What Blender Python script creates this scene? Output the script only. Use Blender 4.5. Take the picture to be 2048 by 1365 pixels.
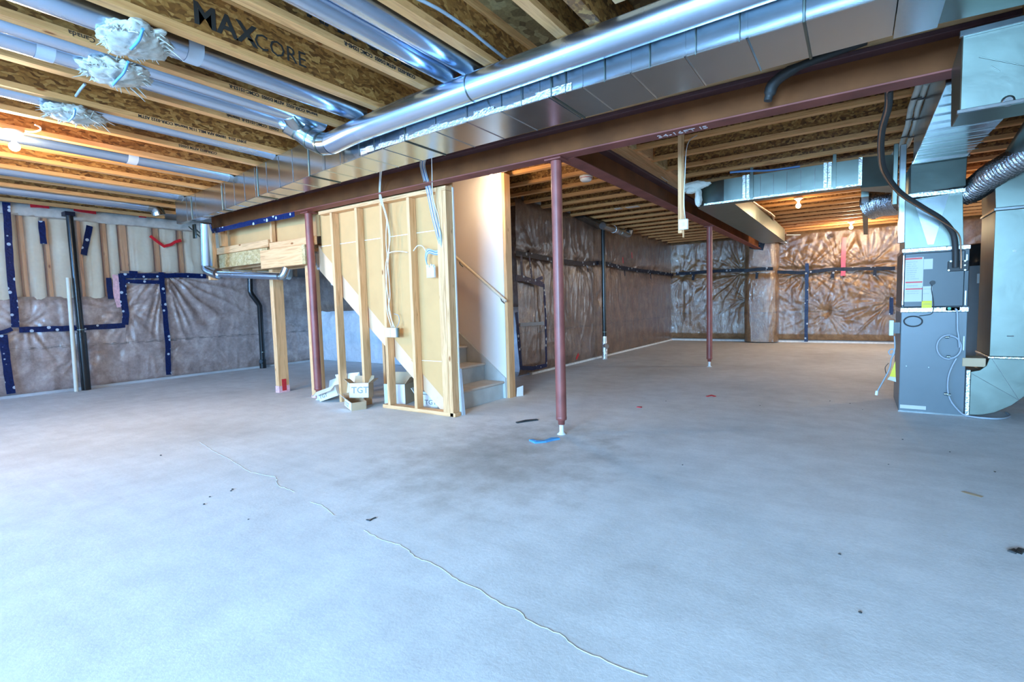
import bpy, bmesh, math, random
import numpy as np
from mathutils import Vector, Matrix
random.seed(7); rng = np.random.RandomState(7)
for o in list(bpy.data.objects): bpy.data.objects.remove(o)
S = bpy.context.scene; C = S.collection
PI = math.pi

# ------------------------------------------------------------------ camera
FPX, YAW, PITCH, ROLL, EYE = 1008.3, 0.5987, -0.0726, -0.02748, 1.05
def cam_matrix():
    cy, sy, cp, sp = math.cos(YAW), math.sin(YAW), math.cos(PITCH), math.sin(PITCH)
    f = Vector((-sy*cp, cy*cp, sp)); r = Vector((cy, sy, 0)); u = r.cross(f)
    cr, sr = math.cos(ROLL), math.sin(ROLL)
    r2 = r*cr+u*sr; u2 = -r*sr+u*cr
    return r2, u2, -f
R_, U_, B_ = cam_matrix()
cam = bpy.data.cameras.new('camera'); co = bpy.data.objects.new('camera', cam); C.objects.link(co)
co.matrix_world = Matrix(((R_.x, U_.x, B_.x, 0), (R_.y, U_.y, B_.y, 0), (R_.z, U_.z, B_.z, EYE), (0, 0, 0, 1)))
cam.sensor_width = 36; cam.lens = FPX/2048*36; cam.clip_start = .05; cam.clip_end = 200
S.camera = co
def _ray(px, py):
    x = (px-1024)/FPX; y = -(py-682.5)/FPX
    return R_*x+U_*y-B_
# measured points of the photograph dropped onto real planes of the room
def ox(px, py, X): d = _ray(px, py); t = X/d.x; return (X, d.y*t, EYE+d.z*t)
def oy(px, py, Y): d = _ray(px, py); t = Y/d.y; return (d.x*t, Y, EYE+d.z*t)
def oz(px, py, Z=0): d = _ray(px, py); t = (Z-EYE)/d.z; return (d.x*t, d.y*t, Z)

# ------------------------------------------------------------------ world, light, exposure
S.view_settings.view_transform = 'Standard'; S.view_settings.look = 'None'
S.view_settings.gamma = 1; S.view_settings.use_curve_mapping = False
S.view_settings.exposure = 1.24
W = bpy.data.worlds.new('world'); S.world = W; W.use_nodes = True
bg = W.node_tree.nodes['Background']; bg.inputs[0].default_value = (.42, .66, 1, 1); bg.inputs[1].default_value = 2.2
def area(name, loc, rot, sx, sy, power, col):
    l = bpy.data.lights.new(name, 'AREA'); l.shape = 'RECTANGLE'; l.size = sx; l.size_y = sy
    l.energy = power; l.color = col
    o = bpy.data.objects.new(name, l); C.objects.link(o); o.location = loc; o.rotation_euler = rot; return o
DAY = (.36, .635, 1.0)
area('daylight_patio_door', (-6.1, -4.55, 1.25), (PI/2, 0, 0), 2.9, 2.1, 360, (.17, .46, 1.0))
area('daylight_window', (-.3, -4.55, 1.55), (PI/2, 0, 0), 2.9, 1.4, 700, (.31, .61, 1.0))
area('daylight_side_window', (-9.6, -.6, 1.5), (PI/2, 0, -PI/2), 1.8, 1.4, 14, DAY)
area('rear_fill_light', (3.66, 10.4, 1.5), (PI/2, 0, PI/2), 2.2, 1.4, 45, (.72, .86, 1))  # added fill for the far bay, out of sight behind the furnace
def bulb_light(loc, power, col=(1, .76, .47)):
    l = bpy.data.lights.new('bulb_glow', 'POINT'); l.energy = power; l.color = col; l.shadow_soft_size = .06
    o = bpy.data.objects.new('bulb_glow', l); C.objects.link(o); o.location = loc
# ------------------------------------------------------------------ materials
def new_mat(name):
    m = bpy.data.materials.new(name); m.use_nodes = True
    nt = m.node_tree; return m, nt, nt.nodes['Principled BSDF']
def nd(nt, t, **kw):
    n = nt.nodes.new(t)
    for k, v in kw.items(): setattr(n, k, v)
    return n
def L(nt, a, b): nt.links.new(a, b)
def coords(nt, scale=(1, 1, 1), rand=True, rot=(0, 0, 0)):
    tc = nd(nt, 'ShaderNodeTexCoord'); mp = nd(nt, 'ShaderNodeMapping'); mp.inputs['Scale'].default_value = scale
    mp.inputs['Rotation'].default_value = rot
    if rand:
        oi = nd(nt, 'ShaderNodeObjectInfo'); mm = nd(nt, 'ShaderNodeVectorMath', operation='MULTIPLY_ADD')
        cb = nd(nt, 'ShaderNodeCombineXYZ')
        for i in range(3): L(nt, oi.outputs['Random'], cb.inputs[i])
        mm.inputs[1].default_value = (17, 31, 23); L(nt, cb.outputs[0], mm.inputs[0]); L(nt, tc.outputs['Object'], mm.inputs[2])
        L(nt, mm.outputs[0], mp.inputs[0])
    else: L(nt, tc.outputs['Object'], mp.inputs[0])
    return mp.outputs[0]
def ramp(nt, fac, stops):
    r = nd(nt, 'ShaderNodeValToRGB'); e = r.color_ramp.elements
    while len(e) < len(stops): e.new(.5)
    for i, (p, c) in enumerate(stops): e[i].position = p; e[i].color = (c[0], c[1], c[2], 1)
    L(nt, fac, r.inputs[0]); return r.outputs[0]
def noise(nt, vec, scale, detail=4, rough=.55, dist=0):
    n = nd(nt, 'ShaderNodeTexNoise'); n.inputs['Scale'].default_value = scale; n.inputs['Detail'].default_value = detail
    n.inputs['Roughness'].default_value = rough; n.inputs['Distortion'].default_value = dist
    L(nt, vec, n.inputs['Vector']); return n.outputs['Fac']
def bump(nt, b, h, strength=.3, dist=.01, slot='Normal'):
    n = nd(nt, 'ShaderNodeBump'); n.inputs['Strength'].default_value = strength; n.inputs['Distance'].default_value = dist
    L(nt, h, n.inputs['Height']); L(nt, n.outputs[0], b.inputs[slot]); return n
def mixc(nt, fac, a, b, mode='MIX'):
    n = nd(nt, 'ShaderNodeMix', data_type='RGBA', blend_type=mode)
    if isinstance(fac, (int, float)): n.inputs[0].default_value = fac
    else: L(nt, fac, n.inputs[0])
    for i, v in ((6, a), (7, b)):
        if isinstance(v, tuple): n.inputs[i].default_value = (v[0], v[1], v[2], 1)
        else: L(nt, v, n.inputs[i])
    return n.outputs[2]
M = {}
def wood(key, axis, c0, c1, knots=True, rough=.6):
    m, nt, b = new_mat(key)
    sc = [14, 14, 14]; sc[axis] = .9
    v = coords(nt, tuple(sc)); f = noise(nt, v, 1.6, 5, .6, 1.2)
    col = ramp(nt, f, [(.3, c0), (.52, c1), (.7, tuple(x*.86 for x in c0))])
    if knots:
        sk = [1, 1, 1]; sk[axis] = .45
        v2 = coords(nt, tuple(sk)); vo = nd(nt, 'ShaderNodeTexVoronoi'); vo.inputs['Scale'].default_value = 7; L(nt, v2, vo.inputs['Vector'])
        kn = ramp(nt, vo.outputs['Distance'], [(.05, (0, 0, 0)), (.11, (1, 1, 1))])
        col = mixc(nt, 1, col, mixc(nt, kn, (.42, .25, .12), (1, 1, 1)), 'MULTIPLY')
    L(nt, col, b.inputs['Base Color']); b.inputs['Roughness'].default_value = rough
    bump(nt, b, f, .15, .003); M[key] = m
PINE0, PINE1 = (.62, .305, .12), (.84, .48, .23)
for i, a in enumerate('xyz'):
    wood('pine_'+a, i, PINE0, PINE1)
    wood('flange_'+a, i, (.58, .235, .07), (.76, .37, .13))
def osb(key, cols, sc=1.0):
    m, nt, b = new_mat(key)
    v = coords(nt, (1, 1, 1)); ns = nd(nt, 'ShaderNodeTexNoise'); ns.inputs['Scale'].default_value = 9
    L(nt, v, ns.inputs['Vector'])
    mv = nd(nt, 'ShaderNodeMix', data_type='VECTOR'); mv.inputs[0].default_value = .07; L(nt, v, mv.inputs[4]); L(nt, ns.outputs['Color'], mv.inputs[5])
    mp = nd(nt, 'ShaderNodeMapping'); mp.inputs['Scale'].default_value = (1, .55, 1.6); mp.inputs['Rotation'].default_value = (.5, .3, .6); L(nt, mv.outputs[1], mp.inputs[0])
    vo = nd(nt, 'ShaderNodeTexVoronoi'); vo.inputs['Scale'].default_value = 30*sc; vo.inputs['Randomness'].default_value = 1; L(nt, mp.outputs[0], vo.inputs['Vector'])
    sp = nd(nt, 'ShaderNodeSeparateColor'); L(nt, vo.outputs['Color'], sp.inputs[0])
    col = ramp(nt, sp.outputs[0], [(0, cols[0]), (.35, cols[1]), (.7, cols[2]), (1, cols[3])])
    f = noise(nt, v, 55, 3); col = mixc(nt, .45, col, ramp(nt, f, [(.3, (.35, .35, .35)), (.7, (1, 1, 1))]), 'MULTIPLY')
    L(nt, col, b.inputs['Base Color']); b.inputs['Roughness'].default_value = .55
    bump(nt, b, sp.outputs[1], .2, .002); M[key] = m
osb('osb', [(.15, .052, .010), (.32, .122, .025), (.45, .19, .042), (.60, .30, .085)], 1.5)
osb('osb_deck', [(.15, .08, .03), (.30, .18, .07), (.42, .27, .11), (.50, .36, .17)], .7)
osb('osb_light', [(.50, .32, .13), (.62, .42, .18), (.70, .50, .24), (.76, .56, .30)])
def plain(key, col, rough=.6, metal=0, var=.12, sc=6, bumps=0, spec=.5):
    m, nt, b = new_mat(key); v = coords(nt); f = noise(nt, v, sc, 4)
    c = ramp(nt, f, [(.25, tuple(x*(1-var) for x in col)), (.75, tuple(min(1, x*(1+var)) for x in col))])
    L(nt, c, b.inputs['Base Color']); b.inputs['Roughness'].default_value = rough; b.inputs['Metallic'].default_value = metal
    b.inputs['Specular IOR Level'].default_value = spec
    if bumps: bump(nt, b, f, bumps, .004)
    M[key] = m; return m
def concrete():
    m, nt, b = new_mat('concrete'); v = coords(nt, rand=False)
    f1 = noise(nt, v, .55, 5, .6, .4); f2 = noise(nt, v, 5, 6, .65); f3 = noise(nt, v, 60, 4, .7)
    base = ramp(nt, f1, [(.3, (.64, .635, .63)), (.5, (.78, .78, .78)), (.7, (.85, .85, .855))])
    c = mixc(nt, .38, base, ramp(nt, f2, [(.3, (.62, .61, .6)), (.62, (1, 1, 1))]), 'MULTIPLY')
    c = mixc(nt, .4, c, ramp(nt, f3, [(.3, (.75, .75, .75)), (.6, (1, 1, 1))]), 'MULTIPLY')
    # trowel streaks
    v2 = coords(nt, (.5, 4, 1), rand=False, rot=(0, 0, .35)); f4 = noise(nt, v2, 2.2, 5, .6, 1.5)
    c = mixc(nt, .16, c, ramp(nt, f4, [(.35, (.7, .69, .67)), (.6, (1, 1, 1))]), 'MULTIPLY')
    # damp brown-grey stain around the near steel column
    tc = nd(nt, 'ShaderNodeTexCoord'); mp = nd(nt, 'ShaderNodeMapping'); mp.inputs['Location'].default_value = (1.25, -1.36, 0)
    mp.inputs['Scale'].default_value = (.62, .48, 1); L(nt, tc.outputs['Object'], mp.inputs[0])
    ln = nd(nt, 'ShaderNodeVectorMath', operation='LENGTH'); L(nt, mp.outputs[0], ln.inputs[0])
    ad = nd(nt, 'ShaderNodeMath', operation='MULTIPLY_ADD'); L(nt, f2, ad.inputs[0]); ad.inputs[1].default_value = .9; L(nt, ln.outputs['Value'], ad.inputs[2])
    c = mixc(nt, 1, c, ramp(nt, ad.outputs[0], [(.35, (.60, .58, .54)), (1.0, (1, 1, 1))]), 'MULTIPLY')
    L(nt, c, b.inputs['Base Color']); b.inputs['Roughness'].default_value = .62; b.inputs['Specular IOR Level'].default_value = .35
    h = nd(nt, 'ShaderNodeMath', operation='ADD'); L(nt, f2, h.inputs[0]); L(nt, f3, h.inputs[1]); bump(nt, b, h.outputs[0], .22, .004)
    M['concrete'] = m
concrete()
plain('block', (.5, .5, .5), .85, 0, .2, 3, .3)
plain('kraft', (.66, .365, .145), .8, 0, .05, 5)
plain('drywall', (.84, .80, .77), .8, 0, .03, 3)
plain('white_joint', (.9, .88, .84), .8, 0, .03)
plain('stringer', (.76, .49, .30), .65, 0, .06, 5)
plain('red_web', (.17, .052, .014), .7, 0, .35, 3, .15, .2)
plain('red_shadow', (.10, .042, .042), .6, 0, .25, 4, .12, .3)  # shaded copy of the beam red: upper flange's shadow put into the colour
plain('red_steel', (.23, .066, .05), .6, 0, .28, 5, .15, .3)
plain('column_steel', (.27, .075, .06), .42, 0, .25, 7, .12)
plain('plaster_white', (.8, .8, .78), .8, 0, .15, 20, .5)
plain('cable_white', (.82, .80, .76), .45)
plain('cable_grey', (.34, .38, .42), .4)
plain('cable_blue', (.16, .30, .55), .4)
plain('pvc', (.62, .64, .56), .4)
plain('abs_black', (.012, .013, .014), .25)
plain('rubber_black', (.03, .028, .026), .55)
plain('copper', (.65, .36, .22), .35, 1)
plain('tape_red', (.62, .02, .03), .35, 0, .2, 30, .3)
plain('tape_pink', (.80, .45, .48), .35, 0, .3, 30, .3)
plain('rim_film', (.50, .46, .40), .35, 0, .2, 12, .4)
plain('tuft_wool', (.48, .46, .40), .95, 0, .12, 60, .4)
plain('cardboard', (.56, .40, .25), .75, 0, .08)
plain('cardboard_white', (.80, .76, .70), .7, 0, .05)
plain('ink', (.03, .025, .02), .7)
plain('ink_grey', (.25, .25, .25), .7)
plain('chalk', (.62, .5, .48), .9)
plain('furnace_dark', (.03, .04, .045), .38, 0, .06)
plain('furnace_grey', (.125, .155, .17), .35, 0, .05)
plain('heater_grey', (.28, .29, .30), .35, 0, .05)
plain('label_white', (.55, .54, .52), .5, 0, .04)
plain('label_yellow', (.75, .60, .01), .5, 0, .05)
plain('label_red', (.65, .06, .05), .5)
plain('lamp_green', (.0, .32, .16), .3)
plain('step_paint', (.56, .60, .60), .6, 0, .1, 8)
plain('step_tread', (.54, .50, .45), .65, 0, .15, 8)
plain('wrap_plastic', (.50, .52, .56), .25, 0, .1)
plain('pole_wood', (.70, .62, .48), .6, 0, .08)
plain('blue_paint', (.08, .32, .62), .7)
plain('white_wool', (.92, .93, .84), .95, 0, .05, 25, .3)
plain('crack_fill', (.46, .47, .49), .8, 0, .1, 60)
plain('pebble', (.05, .05, .05), .8)
plain('plastic_white', (.85, .84, .80), .35)
plain('porcelain', (.85, .82, .75), .3)
def metal(key, col, rough, var=.12, b=.1, stretch=(1, 1, 1), sc=4):
    m, nt, bs = new_mat(key); v = coords(nt, stretch); f = noise(nt, v, sc, 4, .55, .5)
    c = ramp(nt, f, [(.3, tuple(x*(1-var) for x in col)), (.7, col)]); L(nt, c, bs.inputs['Base Color'])
    bs.inputs['Metallic'].default_value = 1
    r = nd(nt, 'ShaderNodeMapRange'); L(nt, f, r.inputs[0]); r.inputs[3].default_value = rough*.75; r.inputs[4].default_value = rough*1.3
    L(nt, r.outputs[0], bs.inputs['Roughness']); bump(nt, bs, f, b, .01); M[key] = m
metal('galv', (.50, .55, .57), .2, .08, .12, (1, 1, 1), 3)
metal('galv_dull', (.20, .235, .205), .36, .15, .12, (1, 1, 1), 5)
metal('galv_pipe', (.62, .75, .92), .25, .05, .03, (1, 1, 1), 3)  # blue tint puts the floor's reflection into the metal colour
metal('foil', (.74, .75, .77), .25, .1, .6, (1, 1, 1), 60)
def insulation(key, dark, mid, light, printz=None, bright=None):
    m, nt, b = new_mat(key); v = coords(nt, rand=False)
    f = noise(nt, v, 4.5, 6, .65, .6); f2 = noise(nt, v, 26, 5, .7)
    ad = nd(nt, 'ShaderNodeMath', operation='MULTIPLY_ADD'); L(nt, f2, ad.inputs[0]); ad.inputs[1].default_value = .45; L(nt, f, ad.inputs[2])
    c = ramp(nt, ad.outputs[0], [(.48, dark), (.72, mid), (.95, light)])
    if printz is not None:   # a printed line of tiny lettering on the film
        tc = nd(nt, 'ShaderNodeTexCoord'); sp = nd(nt, 'ShaderNodeSeparateXYZ'); L(nt, tc.outputs['Object'], sp.inputs[0])
        d = nd(nt, 'ShaderNodeMath', operation='SUBTRACT'); L(nt, sp.outputs['Z'], d.inputs[0]); d.inputs[1].default_value = printz
        a = nd(nt, 'ShaderNodeMath', operation='ABSOLUTE'); L(nt, d.outputs[0], a.inputs[0])
        lt = nd(nt, 'ShaderNodeMath', operation='LESS_THAN'); L(nt, a.outputs[0], lt.inputs[0]); lt.inputs[1].default_value = .019
        vp = coords(nt, (9, 9, 120), rand=False); br = noise(nt, vp, 1.0, 1); g = nd(nt, 'ShaderNodeMath', operation='GREATER_THAN'); L(nt, br, g.inputs[0]); g.inputs[1].default_value = .52
        mu = nd(nt, 'ShaderNodeMath', operation='MULTIPLY'); L(nt, lt.outputs[0], mu.inputs[0]); L(nt, g.outputs[0], mu.inputs[1])
        m2 = nd(nt, 'ShaderNodeMath', operation='MULTIPLY'); L(nt, mu.outputs[0], m2.inputs[0]); m2.inputs[1].default_value = .6
        c = mixc(nt, m2.outputs[0], c, (.05, .04, .04))
    L(nt, c, b.inputs['Base Color']); b.inputs['Roughness'].default_value = .38
    b.inputs['Coat Weight'].default_value = 1; b.inputs['Coat Roughness'].default_value = .10; b.inputs['Coat IOR'].default_value = 1.75
    # fine crinkles of the polythene skin
    v3 = coords(nt, (3, 3, .8), rand=False); cr = noise(nt, v3, 3.6, 6, .62, 2.6)
    n2 = bump(nt, b, cr, .33, .05, 'Coat Normal'); bump(nt, b, f2, .25, .01)
    M[key] = m
insulation('brown_blanket', (.105, .055, .035), (.18, .102, .068), (.28, .175, .12), .63)
insulation('pink_blanket', (.23, .16, .14), (.39, .29, .255), (.56, .445, .395), .63)
insulation('gold_blanket', (.13, .065, .028), (.23, .122, .055), (.36, .21, .10), .70)
insulation('pale_film', (.58, .60, .62), (.72, .74, .78), (.86, .88, .92))
def film(key, base_alpha=.12):
    m = bpy.data.materials.new(key); m.use_nodes = True; nt = m.node_tree; nt.nodes.clear()
    out = nd(nt, 'ShaderNodeOutputMaterial'); tr = nd(nt, 'ShaderNodeBsdfTransparent'); tr.inputs[0].default_value = (.97, .98, .97, 1)
    gl = nd(nt, 'ShaderNodeBsdfGlossy'); gl.inputs['Roughness'].default_value = .12
    df = nd(nt, 'ShaderNodeBsdfDiffuse'); df.inputs[0].default_value = (.8, .8, .8, 1)
    v = coords(nt, (3, 3, .9), rand=False); cr = noise(nt, v, 3, 5, .6, 1.5)
    bp = nd(nt, 'ShaderNodeBump'); bp.inputs['Strength'].default_value = .45; bp.inputs['Distance'].default_value = .03; L(nt, cr, bp.inputs['Height']); L(nt, bp.outputs[0], gl.inputs['Normal'])
    fr = nd(nt, 'ShaderNodeFresnel'); L(nt, bp.outputs[0], fr.inputs['Normal']); fr.inputs[0].default_value = 1.32
    m1 = nd(nt, 'ShaderNodeMixShader'); m1.inputs[0].default_value = base_alpha; L(nt, tr.outputs[0], m1.inputs[1]); L(nt, df.outputs[0], m1.inputs[2])
    m2 = nd(nt, 'ShaderNodeMixShader'); L(nt, fr.outputs[0], m2.inputs[0]); L(nt, m1.outputs[0], m2.inputs[1]); L(nt, gl.outputs[0], m2.inputs[2])
    L(nt, m2.outputs[0], out.inputs[0]); M[key] = m
film('clear_film', .10); film('glass', .0)
def tape_mat(key, c0, c1, dot, rough):
    m, nt, b = new_mat(key); v = coords(nt, (1, 1, 1), rand=False)
    vo = nd(nt, 'ShaderNodeTexVoronoi'); vo.inputs['Scale'].default_value = 10.5; vo.inputs['Randomness'].default_value = .75; L(nt, v, vo.inputs['Vector'])
    r = ramp(nt, vo.outputs['Distance'], [(.20, (1, 1, 1)), (.24, (0, 0, 0))])
    f = noise(nt, v, 40, 2); base = ramp(nt, f, [(.3, c0), (.7, c1)])
    L(nt, mixc(nt, r, base, dot), b.inputs['Base Color']); b.inputs['Roughness'].default_value = rough; b.inputs['Specular IOR Level'].default_value = .3
    bump(nt, b, f, .4, .01); M[key] = m
tape_mat('tape_blue', (.003, .009, .05), (.005, .02, .10), (.5, .56, .62), .35)
tape_mat('tape_shaded', (.003, .004, .010), (.005, .009, .028), (.35, .38, .42), .45)  # same tape as tape_blue, with the dimness around it put into the colour
def emis(key, col, s):
    m, nt, b = new_mat(key); b.inputs['Base Color'].default_value = (*col, 1); b.inputs['Emission Color'].default_value = (*col, 1); b.inputs['Emission Strength'].default_value = s; M[key] = m
emis('bulb', (1, .78, .48), 9)
emis('bulb_hot', (1, .80, .52), 14)

# ------------------------------------------------------------------ geometry helpers
class MB:
    def __init__(s): s.v = []; s.f = []; s.smooth = set()
    def add(s, vs, fs, smooth=False):
        n = len(s.v); s.v += [tuple(p) for p in vs]
        for f in fs:
            if smooth: s.smooth.add(len(s.f))
            s.f.append([i+n for i in f])
        return s
    def box(s, x0, x1, y0, y1, z0, z1):
        vs = [(x, y, z) for z in (z0, z1) for y in (y0, y1) for x in (x0, x1)]
        return s.add(vs, [(0, 2, 3, 1), (4, 5, 7, 6), (0, 1, 5, 4), (2, 6, 7, 3), (0, 4, 6, 2), (1, 3, 7, 5)])
    def hexa(s, p):   # 8 points: bottom 4 ccw, top 4 ccw
        return s.add(p, [(3, 2, 1, 0), (4, 5, 6, 7), (0, 1, 5, 4), (1, 2, 6, 5), (2, 3, 7, 6), (3, 0, 4, 7)])
    def prism(s, pts, axis, a0, a1):   # closed 2-D profile extruded along an axis
        def P(u, w, a): return (a, u, w) if axis == 0 else (u, a, w) if axis == 1 else (u, w, a)
        n = len(pts); vs = [P(u, w, a0) for u, w in pts]+[P(u, w, a1) for u, w in pts]
        fs = [list(range(n))[::-1], list(range(n, 2*n))]+[(i, (i+1) % n, n+(i+1) % n, n+i) for i in range(n)]
        return s.add(vs, fs)
    def tube(s, pts, r, n=12, caps=True, smooth=True):
        P = [Vector(p) for p in pts]; rr = r if isinstance(r, (list, tuple)) else [r]*len(P)
        T = []
        for i in range(len(P)):
            a = P[max(i-1, 0)]; b = P[min(i+1, len(P)-1)]; T.append((b-a).normalized())
        u = T[0].orthogonal().normalized(); vs = []
        for i, p in enumerate(P):
            u = (u-T[i]*u.dot(T[i])).normalized(); w = T[i].cross(u)
            for k in range(n):
                a = 2*PI*k/n; vs.append(p+(u*math.cos(a)+w*math.sin(a))*rr[i])
        fs = [(i*n+k, i*n+(k+1) % n, (i+1)*n+(k+1) % n, (i+1)*n+k) for i in range(len(P)-1) for k in range(n)]
        s.add(vs, fs, smooth)
        if caps: s.add(vs[:n], [list(range(n))[::-1]]); s.add(vs[-n:], [list(range(n))])
        return s
    def lathe(s, prof, c=(0, 0, 0), n=20, smooth=True):
        vs = [(c[0]+r*math.cos(2*PI*k/n), c[1]+r*math.sin(2*PI*k/n), c[2]+z) for r, z in prof for k in range(n)]
        fs = [(i*n+k, i*n+(k+1) % n, (i+1)*n+(k+1) % n, (i+1)*n+k) for i in range(len(prof)-1) for k in range(n)]
        return s.add(vs, fs, smooth)
    def mesh(s, name, mat):
        me = bpy.data.meshes.new(name); me.from_pydata([tuple(map(float, p)) for p in s.v], [], s.f)
        if s.smooth:
            for i in s.smooth: me.polygons[i].use_smooth = True
        me.materials.append(M[mat]); me.validate(); me.update(); return me
    def build(s, name, mat, parent=None, bevel=0, recalc=False):
        me = s.mesh(name, mat)
        if recalc:
            b = bmesh.new(); b.from_mesh(me); bmesh.ops.recalc_face_normals(b, faces=b.faces); b.to_mesh(me); b.free()
        o = bpy.data.objects.new(name, me); C.objects.link(o)
        if parent is not None:
            o.parent = parent; o.matrix_parent_inverse = Matrix.Translation(-Vector(wloc(parent)))
        if bevel:
            bv = o.modifiers.new('b', 'BEVEL'); bv.width = bevel; bv.segments = 1; bv.limit_method = 'ANGLE'
        return o
def wloc(o):
    l = Vector(o.location)
    while o.parent: 
        l = l+Vector(o.matrix_parent_inverse.translation); o = o.parent; l = l+Vector(o.location)
    return l
def thing(name, label, cat, loc=(0, 0, 0), group=None):
    o = bpy.data.objects.new(name, None); C.objects.link(o); o.location = loc; o.empty_display_size = .05
    o['label'] = label; o['category'] = cat
    if group: o['group'] = group
    return o
def tag(o, label, cat, group=None):
    o['label'] = label; o['category'] = cat
    if group: o['group'] = group
    return o
def struct(o): o['kind'] = 'structure'; return o
def spline(pts, n=6):
    P = [Vector(p) for p in pts]; out = []
    for i in range(len(P)-1):
        p0 = P[max(i-1, 0)]; p1 = P[i]; p2 = P[i+1]; p3 = P[min(i+2, len(P)-1)]
        for k in range(n):
            t = k/n; out.append(.5*((2*p1)+(p2-p0)*t+(2*p0-5*p1+4*p2-p3)*t*t+(3*p1-p0-3*p2+p3)*t**3))
    out.append(P[-1]); return out
def text(body, size, loc, xdir, ydir, mat, parent, name='lettering', depth=.0008, bold=0.0):
    cu = bpy.data.curves.new(name, 'FONT'); cu.body = body; cu.size = size; cu.extrude = depth; cu.offset = bold; cu.resolution_u = 2
    t = bpy.data.objects.new(name, cu); C.objects.link(t)
    x = Vector(xdir).normalized(); y = Vector(ydir).normalized(); z = x.cross(y)
    dg = bpy.context.evaluated_depsgraph_get(); me = bpy.data.meshes.new_from_object(t.evaluated_get(dg))
    bpy.data.objects.remove(t)
    me.transform(Matrix(((x.x, y.x, z.x, loc[0]), (x.y, y.y, z.y, loc[1]), (x.z, y.z, z.z, loc[2]), (0, 0, 0, 1))))
    me.materials.clear(); me.materials.append(M[mat]); o = bpy.data.objects.new(name, me); C.objects.link(o)
    o.parent = parent; o.matrix_parent_inverse = Matrix.Translation(-wloc(parent)); return o
# smooth numpy noise
_P = rng.rand(257, 257)
def vn(x, y):
    x = np.asarray(x)+100.3; y = np.asarray(y)+100.7; xi = np.floor(x).astype(int); yi = np.floor(y).astype(int); fx = x-xi; fy = y-yi
    fx = fx*fx*(3-2*fx); fy = fy*fy*(3-2*fy); g = lambda a, b: _P[a % 257, b % 257]
    return (g(xi, yi)*(1-fx)+g(xi+1, yi)*fx)*(1-fy)+(g(xi, yi+1)*(1-fx)+g(xi+1, yi+1)*fx)*fy
def fbm(x, y, o=4): return sum(vn(x*2**k+k*7, y*2**k)*.5**k for k in range(o))/(2-2**(1-o))
# insulation blanket: a bulging, creased sheet on a wall. u runs along the wall, w is height, out is the bulge
def blanket(name, mat, P, u0, u1, w0, w1, du, pins=(), bulge=.05, seam=None, parent=None, top=None, amp=.012, cells=1.2, vfold=.006, wtop=None):
    nu = max(2, int((u1-u0)/du)+1); nw = max(2, int((w1-w0)/du)+1)
    U, Wd = np.meshgrid(np.linspace(u0, u1, nu), np.linspace(w0, w1, nw), indexing='ij')
    q_ = vn(U*5.5+3*vn(U*1.3, Wd*1.1), Wd*1.7+2*vn(U*2, Wd*2+5)); H = .010*(1-np.abs(2*q_-1))**3+amp*2*(fbm(U*2.2, Wd*2.2)-.5)+vfold*(fbm(U*14, Wd*2.0+9)-.5)*2
    e = np.minimum(1, (Wd-w0)/.14)*np.minimum(1, (w1-Wd)/.10)
    H = H+bulge*np.sqrt(np.clip(e, 0, 1))*(.65+.7*(fbm(U*cells, Wd*.7+3, 2)-.3))
    for pu, pw, k, rad, a in pins:      # radial creases running from each fastening
        dx = U-pu; dz = Wd-pw; r = np.sqrt(dx*dx+dz*dz)+1e-4; th = np.arctan2(dz, dx)
        fall = np.exp(-(r/rad)**1.5)*np.clip(r/.06, 0, 1)
        H = H-bulge*.75*np.exp(-(r/.10)**2)
        nn = vn(th*k*.75+pu*5+.6*vn(U*3, Wd*3), np.log(r+.05)*.9+pu); H = H+1.35*a*fall*(1.2*(1-np.abs(2*nn-1))**1.6-.6)
    if seam is not None:
        H = H-bulge*.45*np.exp(-((Wd-seam(U))/.05)**2)
    H = np.maximum(H, -.005)
    vs = [P(u, w, h) for u, w, h in zip(U.ravel(), Wd.ravel(), H.ravel())]
    idx = lambda i, j: i*nw+j
    fs = [(idx(i, j), idx(i+1, j), idx(i+1, j+1), idx(i, j+1)) for i in range(nu-1) for j in range(nw-1)]
    mb = MB(); mb.add(vs, fs, True); return mb.build(name, mat, parent)
def ribbon(name, mat, pts, width, nrm, parent, thick=.004, jag=.004, z_up=None):
    # a strip of tape: flat band following pts on a surface whose outward normal is nrm
    N = Vector(nrm); P = [Vector(p) for p in pts]; mb = MB(); L_ = []; 
    seg = []
    for a, b in zip(P[:-1], P[1:]):
        k = max(1, int((b-a).length/.08)); seg += [a.lerp(b, t/k) for t in range(k)]
    seg.append(P[-1]); n = len(seg)
    for i, p in enumerate(seg):
        t = (seg[min(i+1, n-1)]-seg[max(i-1, 0)]).normalized(); s = N.cross(t).normalized()*width/2
        j1 = random.uniform(-jag, jag); j2 = random.uniform(-jag, jag); b = N*random.uniform(0, jag)
        s1 = s*(1+j1/width*2); s2 = s*(1+j2/width*2)
        L_ += [p+s1+b, p-s2+b, p-s2+b+N*thick, p+s1+b+N*thick]
    fs = [(0, 1, 2, 3), (4*n-1, 4*n-2, 4*n-3, 4*n-4)]
    for i in range(n-1):
        for k in range(4): fs.append((4*i+k, 4*i+4+k, 4*i+4+(k+1) % 4, 4*i+(k+1) % 4))
    mb.add(L_, fs); return mb.build(name, mat, parent, recalc=True)

# ------------------------------------------------------------------ room levels
J = 2.50            # underside of the floor joists
JD = .302           # joist depth
XL, XR, YN, YB, XM, YM = -9.2, 3.4, -4.4, 13.3, -4.0, 6.4
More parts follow.
